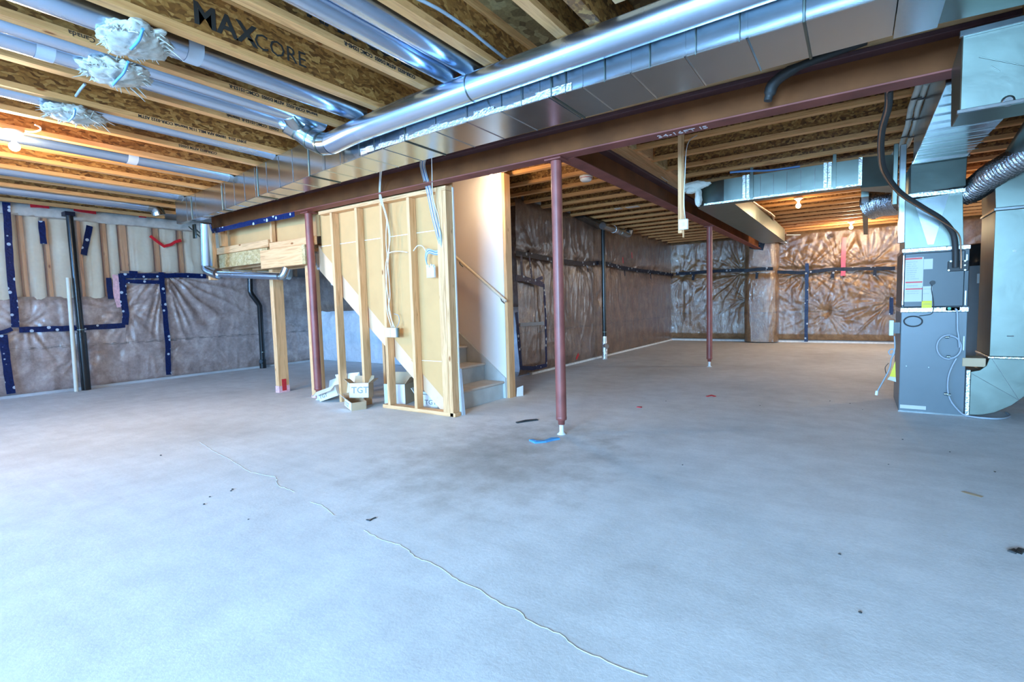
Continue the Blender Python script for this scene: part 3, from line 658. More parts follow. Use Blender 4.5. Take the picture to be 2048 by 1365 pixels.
# insulation tufts stuffed round the pipes
def tuft(px, py, z, sx, sy, sz, label, blue, seedv):
    x, y, _ = oz(px, py, z); t = thing('insulation_tuft', label, 'insulation', (x, y, z), 'torn insulation tufts on the pipes')
    bm = bmesh.new(); bmesh.ops.create_icosphere(bm, subdivisions=5, radius=1)
    for v in bm.verts:
        d = v.co.normalized(); th = math.atan2(d.y, d.x)
        n = float(fbm(th*1.9+seedv, d.z*2+seedv, 4)); n2 = float(vn(th*9+seedv, d.z*5)); n3 = float(vn(th*24+seedv, d.z*15))
        r = .70+.50*n+.07*n2+.05*n3*abs(d.x*d.x+d.y*d.y)
        r *= 1.0 if abs(d.z) > .5 else 1.0+.25*(vn(th*6+seedv*2, 1)-.5)
        v.co = Vector((d.x*sx*r, d.y*sy*r, d.z*sz*r+.015*n2+(.05*math.cos(d.x*sx*r/.1)-.03)*0))
        v.co += Vector((x, y, z))
    me = bpy.data.meshes.new('wool'); bm.to_mesh(me); bm.free(); me.materials.append(M['tuft_wool'])
    for p in me.polygons: p.use_smooth = True
    o = bpy.data.objects.new('wool', me); C.objects.link(o); o.parent = t; o.matrix_parent_inverse = Matrix.Translation(-Vector((x, y, z)))
    sh = MB()
    for k in range(170):
        a = random.uniform(0, 2*PI); rr_ = .70+.50*float(fbm(math.atan2(math.sin(a), math.cos(a))*1.9+seedv, seedv, 4)); ln = random.uniform(.015, .045)*(2.2 if k % 19 == 0 else 1)
        p = Vector((x+math.cos(a)*sx*rr_*.86, y+math.sin(a)*sy*rr_*.86, z-sz*random.uniform(-.4, .5))); a2 = a+random.uniform(-.7, .7); q = p+Vector((math.cos(a2)*ln, math.sin(a2)*ln, -random.uniform(-.3, .8)*ln))
        sh.tube([p, p.lerp(q, .5)+Vector((0, 0, .003)), q], [.006, .0035, .0008], 4)
    sh.build('shred', 'tuft_wool', t)['kind'] = 'stuff'
    pts = [Vector(oz(a, b, z-sz*.95-.006)) for a, b in blue]
    bl = MB(); bl.tube(spline(pts, 4), .007, 6).build('blue_mark', 'blue_paint', t); return t
tuft(270, 84, J-.035, .19, .155, .05, 'largest white insulation tuft, highest on the pipes', [(286, 58), (278, 80), (262, 98)], 1.2)
tuft(232, 148, J-.035, .17, .15, .05, 'white insulation tuft across the pair of pipes, middle of the three', [(256, 124), (248, 145), (236, 158), (226, 170)], 5.1)
tuft(148, 232, J-.06, .14, .16, .045, 'white insulation tuft with hanging threads, lowest of the three', [(150, 218), (147, 232), (136, 243)], 9.7)

# ------------------------------------------------------------------ lights in the room
def lampset(loc, label, power, r=.035, key='bulb'):
    x, y, z = loc; t = thing('ceiling_light', label, 'light', (x, y, z))
    MB().lathe([(0, .0), (.062, -.002), (.06, -.02), (.035, -.035), (.028, -.05), (0, -.05)], (x, y, z), 24).build('lamp_holder', 'porcelain', t)
    prof = [(r*math.sin(a), -.05-.045-r*math.cos(a)*-1-.0) for a in np.linspace(0, PI, 9)]
    MB().lathe([(.014, -.05)]+[(max(.0001, r*math.sin(a)), -.085-r+r*math.cos(a)) for a in np.linspace(.4, PI, 9)], (x, y, z), 20).build('bulb', key, t)
    bulb_light((x, y, z-.085-2*r-.05), power)
lampset((*oz(26, 262, J-.005)[:2], J-.003), 'bare lit bulb under the joists at far left', 44)
lampset((-3.13, 4.30, J-.02), 'bare lit bulb at the head of the stair wall', 7, key='bulb_hot')
lampset((-.10, 12.1, J-.003), 'bare lit bulb before the back wall, beyond the greenish duct', 34)
lampset((-.72, 8.6, J-.003), 'bare lit bulb just showing under the greenish duct', 8)
lampset((1.9, 8.4, J-.003), 'bare lit bulb behind the furnace', 16)

# ------------------------------------------------------------------ stair wall, landing and stairs
YW = 3.56
sw = thing('stud_wall', 'open pine stud wall of five studs closing the staircase', 'wall frame', (-4, YW, 0))
for i, x in enumerate((-4.82, -4.405, -4.02, -3.63)):
    z0 = .038 if x > -4.3 else 0.0
    MB().box(x, x+.038, YW, YW+.089, z0 if x > -4.2 else .0, 2.112).build('stud', 'pine_z', sw, .002)
MB().box(-3.245, -3.165, YW-.001, YW+.089, .038, 2.15).build('stud', 'pine_z', sw, .002); MB().box(-3.163, -3.122, YW, YW+.089, .0, 2.112).build('stud', 'pine_z', sw, .002)
MB().box(-5.02, -3.12, YW, YW+.089, 2.114, 2.152).build('top_plate', 'pine_x', sw, .002)
MB().box(-4.10, -3.10, YW, YW+.089, 0.001, .038).build('bottom_plate', 'pine_x', sw, .002)
MB().box(-4.80, -4.76, 4.2, 4.29, 0, 1.2).build('stud', 'pine_z', sw, .002); MB().box(-4.24, -4.12, 4.05, 4.09, 0, .72).build('stud', 'pine_z', sw, .002); MB().box(-5.04, -5.0, 4.1, 4.19, 0, 1.4).build('stud', 'pine_z', sw, .002)
# kraft back of the stairwell drywall, cut along the stair slope
sl = lambda x: .19+(x+3.365)*(1.71-.19)/(-5.101+3.365)      # top edge of stringer
YK = YW+.092
for nm, x0, x1, z0, z1 in (('drywall_panel', -5.12, -3.12, 1.782, 2.5), ('drywall_panel', -5.12, -3.12, .515, 1.775), ('drywall_panel', -3.75, -3.12, .12, .510)):
    pts = [(x0, z1), (x1, z1)]
    xa = -3.365+(z0-.19)/((1.71-.19)/(-5.101+3.365)); xa = max(x0, min(xa, x1))
    pts += [(x1, max(z0, sl(x1)))]
    if xa < x1-.01: pts.append((xa, z0))
    if sl(x0) > z0: 
        xb = -3.365+(z0-.19)/((1.71-.19)/(-5.101+3.365)); pts = [(x0, z1), (x1, z1), (x1, z0), (xb, z0), (x0, min(z1, sl(x0)))]
    if xa <= x0+.01: pts = [(x0, z0), (x0, z1), (x1, z1), (x1, z0)]
    MB().prism(pts, 1, YK, YK+.012).build(nm, 'kraft', sw, recalc=True)
MB().box(-5.12, -3.12, YK-.001, YK+.013, 1.7752, 1.7818).build('panel_joint', 'white_joint', sw); MB().box(-3.7, -3.12, YK-.001, YK+.013, .5102, .5148).build('panel_joint', 'white_joint', sw)
MB().prism([(-3.16, .0), (-3.16, sl(-3.16)+.0), (-5.2, sl(-5.2)), (-5.2, sl(-5.2)-.29), (-3.37, .02), (-3.35, 0)], 1, YK+.014, YK+.052).build('stair_stringer', 'stringer', sw, recalc=True)
MB().box(-3.12, -3.112, YK-.002, YK+.014, .02, 2.15).build('corner_panel', 'drywall', sw)
mb = MB(); mb.hexa([(-3.118, 3.655, .0), (-3.095, 3.66, 0), (-3.09, 3.70, 0), (-3.115, 3.70, 0), (-3.118, 3.66, .45), (-3.112, 3.66, .45), (-3.112, 3.69, .45), (-3.118, 3.69, .45)]).build('torn_sheet', 'wrap_plastic', sw)
# far drywall of the stairwell with its end stud
dw = thing('stairwell_wall', 'white plastered wall on the far side of the staircase with bare end stud', 'wall frame', (-3.2, 4.65, 0))
lw_ = lambda x: max(0, sl(x)-.29)
for yy, mt in ((4.60, 'drywall'), (4.70, 'kraft')): MB().prism([(-3.225, 0), (-3.225, J), (-5.7, J), (-5.7, lw_(-5.7)), (-3.37, 0)], 1, yy, yy+.012).build('drywall_panel', mt, dw, recalc=True)
MB().box(-3.263, -3.225, 4.613, 4.70, 0, J).build('end_stud', 'pine_z', dw, .002); MB().box(-3.223, -3.185, 4.60, 4.712, 0, J-.02).build('end_stud', 'pine_z', dw, .002)
for k in range(5): MB().box(-3.70-.41*k, -3.66-.41*k, 4.613, 4.70, lw_(-3.70-.41*k)+.01, J).build('stud', 'pine_z', dw)
MB().box(-7.0, -5.7, 4.6, 4.62, 1.94, J).build('drywall_panel', 'drywall', dw)
MB().add([(-3.18, 4.72, 0), (-3.14, 4.80, 0), (-3.13, 4.79, .12), (-3.17, 4.72, .10)], [(0, 1, 2, 3)]).build('torn_edge', 'drywall', dw)
# hanging rail
hr = thing('handrail', 'pale wooden handrail sloping down the white stair wall', 'handrail', (-3.5, 4.55, 1.3))
a, b = Vector(oy(903, 507, 4.53)), Vector(oy(1012, 603, 4.53)); d = (b-a); a = a-d*.9
rl = MB().tube([a, b], .016, 12).build('rail', 'pole_wood', hr)
for f in (.12, .55, .95):
    p = a.lerp(b, f); MB().tube([p-Vector((0, 0, .015)), p-Vector((0, -.02, .05)), Vector((p.x, 4.598, p.z-.075))], .006, 8).build('bracket', 'galv_dull', rl)
# stairs
st = thing('staircase', 'grey painted closed-riser staircase rising left behind the stud wall', 'stairs', (-3.3, 4.1, 0))
RUN, RISE = .256, .194
for k in range(9):
    x = -3.262-k*RUN; z = k*RISE
    MB().box(x-.02, x, YK+.055, 4.575, z+(.0 if k else 0), z+RISE-.028).build('riser', 'step_paint', st)
    MB().box(x-RUN-.02, x+.028, YK+.055, 4.575, z+RISE-.028, z+RISE).build('tread', 'step_tread', st, .010)
sk = lambda x: .22+(x+3.22)*(.807-.22)/(-3.979+3.22)
MB().prism([(-3.228, 0), (-3.228, sk(-3.228)), (-5.7, sk(-5.7)), (-5.7, sk(-5.7)-.36), (-3.42, 0)], 1, 4.578, 4.598).build('skirt_board', 'step_paint', st, recalc=True)
MB().prism([(-3.30, .02), (-5.6, 1.80), (-5.6, 1.58), (-3.42, .02)], 1, 4.53, 4.57).build('stringer', 'stringer', st, recalc=True)
# stairwell ceiling and landing
MB().box(-3.5, -3.14, 4.0, 4.6, J-.014, J-.004).build('ceiling_panel', 'drywall', dw)
ld = thing('stair_landing', 'raised timber landing framed with stacked boards left of the stud wall', 'landing', (-6.4, 3.6, 1.6))
MB().box(-7.5, -6.06, 3.555, 3.60, 1.85, 1.94).build('edge_board', 'pine_x', ld, .003); MB().box(-7.47, -6.13, 3.58, 3.625, 1.665, 1.848).build('rim_board', 'osb_light', ld, .002)
MB().box(-6.05, -5.14, 3.565, 3.61, 1.80, 1.895).build('edge_board', 'pine_x', ld, .003)
MB().box(-6.14, -5.27, 3.49, 3.528, 1.575, 1.80).build('header_board', 'pine_x', ld, .003); MB().box(-6.14, -5.27, 3.53, 3.568, 1.575, 1.798).build('header_board', 'pine_x', ld, .003)
MB().box(-5.268, -5.21, 3.49, 3.62, 1.575, 1.80).build('header_end', 'osb_light', ld, .002)
MB().box(-7.5, -5.60, 3.66, 4.58, 1.86, 1.88).build('deck_panel', 'osb_deck', ld)
for k in range(3): MB().box(-7.45, -5.60, 3.80+.30*k, 3.84+.30*k, 1.66, 1.858).build('landing_joist', 'pine_x', ld)
MB().box(-7.5, -7.46, 3.63, 4.58, 1.66, 1.858).build('rim_board', 'osb_light', ld)
MB().box(-7.13, -7.09, 3.50, 3.59, 1.945, BZ0).build('stud', 'pine_z', ld); MB().box(-7.40, -7.34, 3.45, 3.55, 1.50, 2.15).build('stud', 'pine_z', ld)
MB().box(-6.03, -5.99, 3.57, 3.62, 1.90, 2.16).build('stud', 'pine_z', ld, .002)
for x0, x1 in ((-7.45, -6.035), (-6.03, -5.13)): MB().box(x0, x1, 3.645, 3.657, 1.9, 2.55).build('drywall_panel', 'kraft', ld)
for (xx, nm) in ((oy(541, 600, 3.60)[0], 'a'), (oy(613, 600, 3.60)[0], 'b')):
    p = thing('timber_post', 'free-standing pine post of the landing with red tape at its foot' if nm == 'a' else 'pine post beside the red steel column under the landing header', 'post', (xx, 3.62, 0))
    MB().box(xx, xx+.038, 3.60, 3.74, 0, 1.573).build('board', 'pine_z', p, .002); MB().box(xx+.040, xx+.076, 3.60, 3.74, 0, 1.573).build('board', 'pine_z', p, .002)
    hh = .17 if nm == 'a' else .05
    MB().box(xx-.003, xx+.079, 3.596, 3.744, .0, hh*.5).build('foot_wrap', 'tape_pink', p); MB().box(xx+.0765, xx+.0795, 3.64, 3.70, .02, hh).build('foot_tape', 'tape_red', p)
# blue tape hanging under the beam's left part
mbp = thing('tape_length', 'navy blue patterned tape hanging under the left part of the beam', 'tape', (-6, 3.4, 2.1))
ribbon('tape_strip', 'tape_blue', [(-7.12, 3.40, 2.128), (-6.3, 3.40, 2.132), (-5.22, 3.40, 2.126)], .06, (0, -1, 0), mbp)

# ------------------------------------------------------------------ cables on the stud wall
def cable(name, pts, r, mat, t, n=5): return MB().tube(spline(pts, n), r, 8).build(name, mat, t)
Y0 = YW-.012
def q(px, py, y=Y0): return oy(px, py, y)
cb = thing('cable_bundle', 'grey and blue cable bundle looping beside the end stud to a cluster of cut ends', 'cable', q(880, 500))
top = [(848, 318, 3.0), (846, 335, 3.36), (858, 380, 3.50), (868, 430, Y0), (878, 470, Y0), (881, 500, Y0+.02), (872, 506, Y0+.02), (856, 503, Y0), (852, 520, Y0), (856, 538, Y0)]
for k in range(7):
    dx = (k-3)*1.6; cable('cable', [q(a+dx*(1 if i < 5 else .2)+(k % 3-1)*.6, b+dx*(0 if i < 5 else .9), y+.004*(k % 2)) for i, (a, b, y) in enumerate(top)], .0032 if k % 2 else .0038, ('cable_grey', 'cable_white', 'cable_blue')[k % 3], cb)
cw = q(862, 548); m = MB()
for i in range(9):
    for j in range(3): m.tube([(cw[0]-.045+i*.011, Y0-.004+j*.008, cw[2]+.075+random.uniform(-.02, .02)), (cw[0]-.045+i*.011, Y0-.004+j*.008, cw[2]-.035)], .005, 6)
m.build('cut_ends', 'cable_white', cb)
cable('cable', [q(853, 505), (q(845, 493)), q(835, 492), q(827, 502)], .0045, 'cable_white', cb)
cc = thing('wire_run', 'white cables hanging from the duct down to the switch boxes', 'cable', q(775, 550))
for k, pts in enumerate(([(762, 312, 2.95), (760, 345, 3.3), (759, 395, 3.45), (768, 420, Y0), (777, 460, Y0), (778, 500, Y0), (773, 560, Y0), (773, 615, Y0), (783, 655, Y0)],
                         [(767, 312, 2.95), (763, 345, 3.3), (761, 395, 3.45), (773, 430, Y0), (772, 480, Y0), (776, 530, Y0), (780, 590, Y0), (777, 620, Y0), (789, 655, Y0)],
                         [(765, 312, 2.93), (762, 350, 3.3), (762, 390, 3.45), (775, 440, Y0), (780, 480, Y0), (771, 540, Y0), (777, 600, Y0), (779, 618, Y0), (786, 655, Y0)])):
    cable('cable', [q(*p) for p in pts], .0045, 'cable_white', cc)
cable('cable', [q(777, 507), q(785, 504), q(800, 503), q(815, 505)], .0045, 'cable_white', cc); cable('cable', [q(788, 628), q(797, 632), q(798, 645), q(793, 655)], .003, 'cable_grey', cc)
cs = thing('hanging_wire', 'single pale wire hanging just right of the grey cable bundle', 'cable', q(866, 350))
cable('cable', [q(863, 305, 2.9), q(864, 340, 3.3), q(866, 395, 3.5), q(878, 440), q(880, 480)], .004, 'cable_white', cs)
sb = thing('switch_box', 'pale metal switch box pair on the middle stud of the stair wall', 'box', q(785, 663))
a = q(773, 656); b = q(795, 675); x0, x1, z1, z0 = a[0], b[0], a[2], b[2]
xm = x0+(x1-x0)*.5
MB().box(x0, xm-.002, YW-.035, YW-.001, z0, z1).build('box', 'plastic_white', sb, .003); MB().box(xm+.002, x1, YW-.035, YW-.001, z0, z1).build('box', 'cable_white', sb, .003)
MB().box(x1+.004, x1+.02, YW-.02, YW-.001, z0, z1).build('bracket', 'galv_dull', sb)

# ------------------------------------------------------------------ cardboard boxes by the studs
def cbox(name, label, cx, cy, rot, w, d, h, flaps, tilt=(0, 0), letters=None, mats=('cardboard', 'cardboard_white'), z=0.0):
    t = thing(name, label, 'box', (cx, cy, z), 'discarded cartons by the stud wall'); tk = .004
    Rm = Matrix.Rotation(rot, 4, 'Z') @ Matrix.Rotation(tilt[0], 4, 'X') @ Matrix.Rotation(tilt[1], 4, 'Y')
    pan = [((-w/2, -d/2), (w/2, -d/2)), ((w/2, -d/2), (w/2, d/2)), ((w/2, d/2), (-w/2, d/2)), ((-w/2, d/2), (-w/2, -d/2))]
    def T(p): v = Rm @ Vector(p); return (v.x, v.y, v.z)
    parts = [(MB().box(-w/2, w/2, -d/2, d/2, 0, tk), 'bottom_panel', mats[0])]
    for i, (a, b) in enumerate(pan):
        a, b = Vector(a), Vector(b); e = (b-a).normalized(); nn = Vector((e.y, -e.x))*-tk
        parts.append((MB().hexa([(a.x, a.y, tk), (b.x, b.y, tk), (b.x+nn.x, b.y+nn.y, tk), (a.x+nn.x, a.y+nn.y, tk), (a.x, a.y, h), (b.x, b.y, h), (b.x+nn.x, b.y+nn.y, h), (a.x+nn.x, a.y+nn.y, h)]), 'side_panel', mats[1] if i == 0 else mats[0]))
        an = flaps[i]
        if an is not None:
            o = Vector((e.y, -e.x)); l = d*.45 if i % 2 else d*.5; dz = math.cos(an)*l; do = math.sin(an)*l
            parts.append((MB().hexa([(a.x, a.y, h), (b.x, b.y, h), (b.x+nn.x, b.y+nn.y, h), (a.x+nn.x, a.y+nn.y, h), (a.x+o.x*do, a.y+o.y*do, h+dz), (b.x+o.x*do, b.y+o.y*do, h+dz), (b.x+o.x*do+nn.x, b.y+o.y*do+nn.y, h+dz+.002), (a.x+o.x*do+nn.x, a.y+o.y*do+nn.y, h+dz+.002)]), 'flap', mats[1] if i == 0 else mats[0]))
    low = min((Rm @ Vector(v)).z for pm, _, _ in parts for v in pm.v)
    for pm, nm, mt in parts:
        pm.v = [(cx+T(v)[0], cy+T(v)[1], z-low+T(v)[2]) for v in pm.v]; pm.build(nm, mt, t, recalc=True)
    if letters:
        (lx, lz, s) = letters; p = T((lx, -d/2-.001, lz)); xd = Rm.to_3x3() @ Vector((1, 0, 0)); yd = Rm.to_3x3() @ Vector((0, 0, 1))
        text('TGT', s, (cx+p[0], cy+p[1], z-low+p[2]), xd, yd, 'ink_grey', t, bold=.001)
    return t
cbox('carton', 'upright carton with TGT on its white side between the studs', -4.36, 3.50, .55, .21, .16, .155, [None, .9, .4, .9], (-.12, 0), (-.08, .05, .095), z=.09)
cbox('carton', 'low torn carton lettered TGT lying in front of the others', -4.34, 3.40, -.35, .22, .16, .085, [.9, None, None, 1.1], (.0, .12), (-.085, .015, .065))
cbox('carton', 'pale collapsed carton leaning like a tent by the red column', -4.95, 3.60, .30, .26, .22, .12, [2.0, None, .6, 1.9], (.0, -.32), (-.12, .03, .06), mats=('cardboard_white', 'cardboard_white'))
cbox('carton', 'brown open carton just behind the third stud', -4.16, 3.86, .3, .26, .22, .22, [None, .7, .5, None])
lean = thing('cardboard_sheet', 'grey-white cardboard sheet leaning over the cartons', 'cardboard', (-4.75, 3.6, 0))
MB().hexa([oz(690, 802, .004), oz(728, 798, .004), (oz(728, 798)[0]+.01, oz(728, 798)[1]+.01, .004), (oz(690, 802)[0]+.01, oz(690, 802)[1]+.01, .004), oy(670, 750, 3.70), oy(718, 745, 3.66), (oy(718, 745, 3.66)[0], 3.67, oy(718, 745, 3.66)[2]), (oy(670, 750, 3.70)[0], 3.71, oy(670, 750, 3.7)[2])]).build('sheet', 'furnace_grey', lean).data.materials[0] = M['cardboard_white']
cbox('carton', 'small carton marked T under the stair slope, behind the right studs', -3.72, 3.88, .3, .26, .18, .13, [None, None, None, .6], (0, 0), (-.02, .03, .07), mats=('cardboard_white', 'cardboard_white'))

# ------------------------------------------------------------------ plumbing and small things on walls
def vpipe(label, pts, r, rings, mat='abs_black', base=None, ringmat='galv_dull'):
    t = thing('drain_pipe', label, 'pipe', pts[-1]); MB().tube(pts, r, 20).build('pipe', mat, t)
    for p in rings: MB().tube([(p[0], p[1], p[2]-.006), (p[0], p[1], p[2]+.006)], r+.006, 20).build('clamp', ringmat, t)
    if base:
        x, y = base; MB().tube([(x, y, .0), (x, y, .16)], r+.012, 20).build('cleanout_hub', mat, t); MB().tube([(x, y, .11), (x+.05, y-.06, .13)], r*.8, 16).build('cleanout_cap', mat, t)
    return t
xa = XL+.16
p0 = ox(172, 772, xa); p1 = ox(137, 412, xa)
t = vpipe('tall black drain pipe in front of the left insulated wall', [(xa, p1[1], J-.03), (xa, p1[1]+.01, .9), (xa, p0[1], .02)], .042, [(xa, p0[1], .86), (xa, p0[1], .06), (xa, p0[1], .12)])
MB().tube([(xa, p0[1], .0), (xa, p0[1], .82)], .055, 20).build('lower_pipe', 'abs_black', t)
MB().box(xa-.12, xa+.06, p1[1]-.06, p1[1]+.05, J-.06, J-.005).build('pipe_collar', 'tape_shaded', t)
wp = thing('wooden_pole', 'pale wooden pole leaning against the left wall beside the black pipe', 'pole', oz(153, 786)); a = Vector(oz(153, 784)); MB().tube([(a.x, a.y, .003), (XL+.20, ox(136, 556, XL+.2)[1], ox(136, 556, XL+.2)[2])], .024, 14).build('pole', 'pole_wood', wp)
xb = XL+.14; k = lambda px, py: ox(px, py, xb)
t = vpipe('black drain pipe with an offset near the middle of the left wall', [(xb, k(500, 555)[1], 1.66), (xb, k(501, 590)[1], 1.42), (xb+.01, k(503, 598)[1], 1.36), (xb+.02, k(514, 614)[1], 1.22), (xb+.02, k(519, 625)[1], 1.15), (xb+.02, k(524, 715)[1], .03)], .045, [(xb+.02, k(521, 650)[1], .30)], base=(xb+.02, k(524, 720)[1]))
xc = XM+.20; yc = oz(1215, 718)[1]-.05
t = vpipe('black drain pipe with taped grey foot on the long brown insulated wall', [(xc, yc, J-.08), (xc, yc, .45), (xc, yc, .02)], .036, [(xc, yc, .5)])
MB().tube([(xc, yc, .0), (xc, yc, .20), (xc, yc, .42)], [.05, .055, .042], 18).build('foot_wrap', 'foil', t); MB().tube([(xc, yc, .26), (xc+.07, yc-.06, .24)], .045, 16).build('cleanout_cap', 'foil', t)
MB().hexa([(XM+.04, yc-.8, J-.02), (XM+.22, yc-.8, J-.03), (XM+.24, yc+.1, J-.12), (XM+.04, yc+.1, J-.12), (XM+.04, yc-.8, J+.01), (XM+.22, yc-.8, J+.01), (XM+.24, yc+.1, J), (XM+.04, yc+.1, J)]).build('upper_branch', 'abs_black', t, .02)
vt = thing('exhaust_duct', 'short bright metal vent elbow beside the top of the drain pipe on the brown wall', 'duct', (XM+.3, 9, J-.1))
v0 = Vector(oz(1205, 452, 2.36)); v1 = Vector(oz(1240, 463, 2.36)); v2 = Vector(oz(1255, 470, 2.34)); v3 = Vector(oz(1260, 458, 2.45))
MB().tube([v0, v0.lerp(v1, .7), v1], .062, 20).build('pipe', 'galv', vt); MB().tube(spline([v1, v2, v3], 4), .064, 20).build('elbow', 'galv', vt); MB().tube([v0.lerp(v1, .6), v0.lerp(v1, .75)], .067, 20).build('tape_band', 'foil', vt)
# smoke detector, batten with switch, junction
sd = thing('smoke_detector', 'white round smoke detector between the column and the receding beam', 'smoke detector', (-2.50, 5.25, J))
c = oz(1172, 352, J-.002); MB().lathe([(0, 0), (.075, 0), (.075, -.022), (.066, -.026)], c, 28).build('base', 'porcelain', sd); MB().lathe([(.070, -.024), (.068, -.034), (.066, -.05), (.05, -.062), (0, -.064)], c, 28).build('cover', 'plastic_white', sd); MB().lathe([(.0705, -.022), (.0705, -.030)], c, 28).build('ring', 'label_red', sd)
bt = thing('wooden_batten', 'wooden batten hanging from the joists with a white box on its end', 'board', (-1.3, 4.6, 1.7))
MB().box(-1.318, -1.282, 4.60, 4.63, 1.64, J+.02).build('board', 'pine_z', bt, .002); MB().box(-1.279, -1.268, 4.60, 4.63, 1.60, J+.02).build('board', 'pine_z', bt, .002)
swt = thing('light_switch', 'white switch box on the hanging wooden batten', 'switch', (-1.3, 4.58, 1.7)); MB().box(-1.305, -1.225, 4.565, 4.598, 1.665, 1.755).build('box', 'plastic_white', swt, .004); MB().box(-1.275, -1.255, 4.560, 4.566, 1.695, 1.725).build('toggle', 'cable_white', swt)
cable('cable', [(-1.25, 4.58, 1.757), (-1.262, 4.59, 1.9), (-1.255, 4.59, 2.1), (-1.24, 4.62, 2.4), (-1.2, 4.8, 2.52)], .004, 'cable_white', swt)
# landing round duct
ed = thing('round_duct', 'bright round duct dropping beside the landing and turning right beneath it', 'duct', (-6.9, 3.3, 1.5))
e1 = Vector(oy(411, 436, 3.25)); e2 = Vector(oy(414, 535, 3.30)); e3 = Vector(oy(434, 548, 3.34)); e4 = Vector(oy(560, 553, 3.42)); e5 = Vector(oy(572, 545, 3.45))
e1.z = 2.2
MB().tube([e1, e2+Vector((0, 0, .03))], .070, 24).build('vertical_pipe', 'galv_pipe', ed); MB().tube(spline([e2+Vector((0, 0, .04)), e2+Vector((.02, 0, -.03)), e3, e3+Vector((.05, 0, 0))], 3), .068, 20, smooth=False).build('elbow', 'galv', ed)
MB().tube([e3, e4], .044, 20).build('horizontal_pipe', 'galv_pipe', ed); MB().tube(spline([e4, e4+Vector((.06, 0, .0)), e5+Vector((.02, 0, .05))], 4), .046, 16).build('elbow', 'galv', ed)
m = MB()
for s_ in (0, .05): m.box(e1.x-.22+s_, e1.x-.20+s_, 3.18, 3.2, 2.02, 2.2)
for (a, b) in (((e1.x-.36, 3.2, 2.19), (e1.x-.05, 3.24, 1.98)), ((e1.x-.26, 3.2, 2.19), (e1.x-.04, 3.24, 2.02))): m.tube([a, b], .008, 6)
m.build('hanger_strap', 'galv_dull', ed)

# ------------------------------------------------------------------ right bay ducts
gd = thing('air_duct', 'greenish rectangular branch duct crossing the right bay with an opening beyond', 'duct', (-.6, 6.2, 2.15))
GY, GZ0, GZ1 = 6.30, 2.16, 2.42
MB().prism([(-1.28, GY), (.02, GY), (.02, GY+.20), (-1.20, GY+.20), (-1.62, GY+.20), (-1.56, GY+.08)], 2, GZ0, GZ1).build('cross_section', 'galv_dull', gd, recalc=True)
MB().prism([(.022, GY), (.325, GY+.10), (.345, GY+.60), (.022, GY+.20)], 2, GZ0-.03, GZ1+.01).build('angled_section', 'galv_dull', gd, recalc=True)
MB().prism([(-1.62, GY+.203), (-1.20, GY+.203), (-1.20, 11.6), (-1.60, 11.6)], 2, GZ0, GZ1-.02).build('receding_section', 'galv_dull', gd, recalc=True)
MB().hexa([(.03, 6.96, GZ0-.02), (.10, 6.96, GZ0-.02), (.16, 11.3, GZ0-.02), (.10, 11.3, GZ0-.02), (.03, 6.96, GZ1), (.10, 6.96, GZ1), (.16, 11.3, GZ1), (.10, 11.3, GZ1)]).build('side_flange', 'galv_dull', gd)
for x in (-1.08, -1.04, -.30, -.26, .0): MB().box(x, x+.03, GY-.012, GY-.001, GZ0-.01, GZ1+.01).build('seam_cleat', 'foil', gd)
for x in (-1.0, -.22): MB().box(x, x+.03, GY-.02, GY-.004, GZ0-.005, J+.0).build('hanger_strap', 'galv_dull', gd)
MB().box(-1.5, .02, GY-.008, GY+.0, GZ0-.008, GZ0+.012).build('edge_tape', 'foil', gd)
for x in np.arange(-.9, -.35, .13): MB().box(x, x+.004, GY-.004, GY, GZ0+.02, GZ1-.02).build('side_bead', 'galv', gd)
tw = thing('insulation_tuft', 'white insulation wad where the greenish duct meets the receding beam', 'insulation', (-1.5, 6.3, 2.4))
bm = bmesh.new()
for (px, py, zz, sx, sz) in ((1392, 371, 2.44, .16, .05), (1397, 395, 2.30, .04, .11), (1383, 380, 2.38, .08, .05)):
    x, y, z = oy(px, py, 6.28); r_ = bmesh.ops.create_icosphere(bm, subdivisions=3, radius=1)
    for v in r_['verts']:
        n = float(vn(v.co.x*5+px, v.co.z*5+v.co.y*3)); v.co = Vector((x+v.co.x*sx*(.7+.5*n), y+v.co.y*.07, z+v.co.z*sz*(.7+.5*n)))
me = bpy.data.meshes.new('wool'); bm.to_mesh(me); bm.free(); me.materials.append(M['white_wool']); o = bpy.data.objects.new('wool', me); C.objects.link(o); o.parent = tw; o.matrix_parent_inverse = Matrix.Translation(-Vector(tw.location))
# drain lines under the far joists
dl = thing('copper_line', 'brown pipe zigzagging under the far joists beyond the greenish duct', 'pipe', (-.9, 8, 2.35))
MB().tube([oz(px, py, 2.38) for px, py in ((1504, 402), (1515, 410), (1540, 426), (1548, 433), (1545, 446), (1556, 456), (1572, 468))], .018, 10).build('pipe', 'copper', dl); MB().tube([oz(1504, 402, 2.38), oz(1524, 396, 2.44)], .018, 10).build('branch', 'copper', dl)
d2 = thing('exhaust_duct', 'brass-lit horizontal vent pipe below the far joists, right of the wrapped pier', 'pipe', (-1, 11.5, 2.25))
MB().tube([oz(px, py, 2.30) for px, py in ((1553, 478), (1572, 486), (1600, 483), (1640, 481))], .045, 14).build('pipe', 'galv_pipe', d2); MB().tube([oz(1640, 481, 2.30), oz(1654, 478, 2.31), oz(1663, 471, 2.36)], .045, 14).build('elbow', 'galv_pipe', d2)
MB().tube([oz(1572, 470, 2.44), oz(1665, 470, 2.44)], .012, 8).build('conduit', 'pvc', d2)
m = MB()
for px, z0_ in ((1549, 2.0), (1554, 2.0), (1566, 2.0)):
    p = oz(px, 480, 2.3); m.box(p[0]-.012, p[0]+.012, p[1]-.01, p[1]+.01, 2.28, J)
m.build('hanger_strap', 'galv_dull', d2)

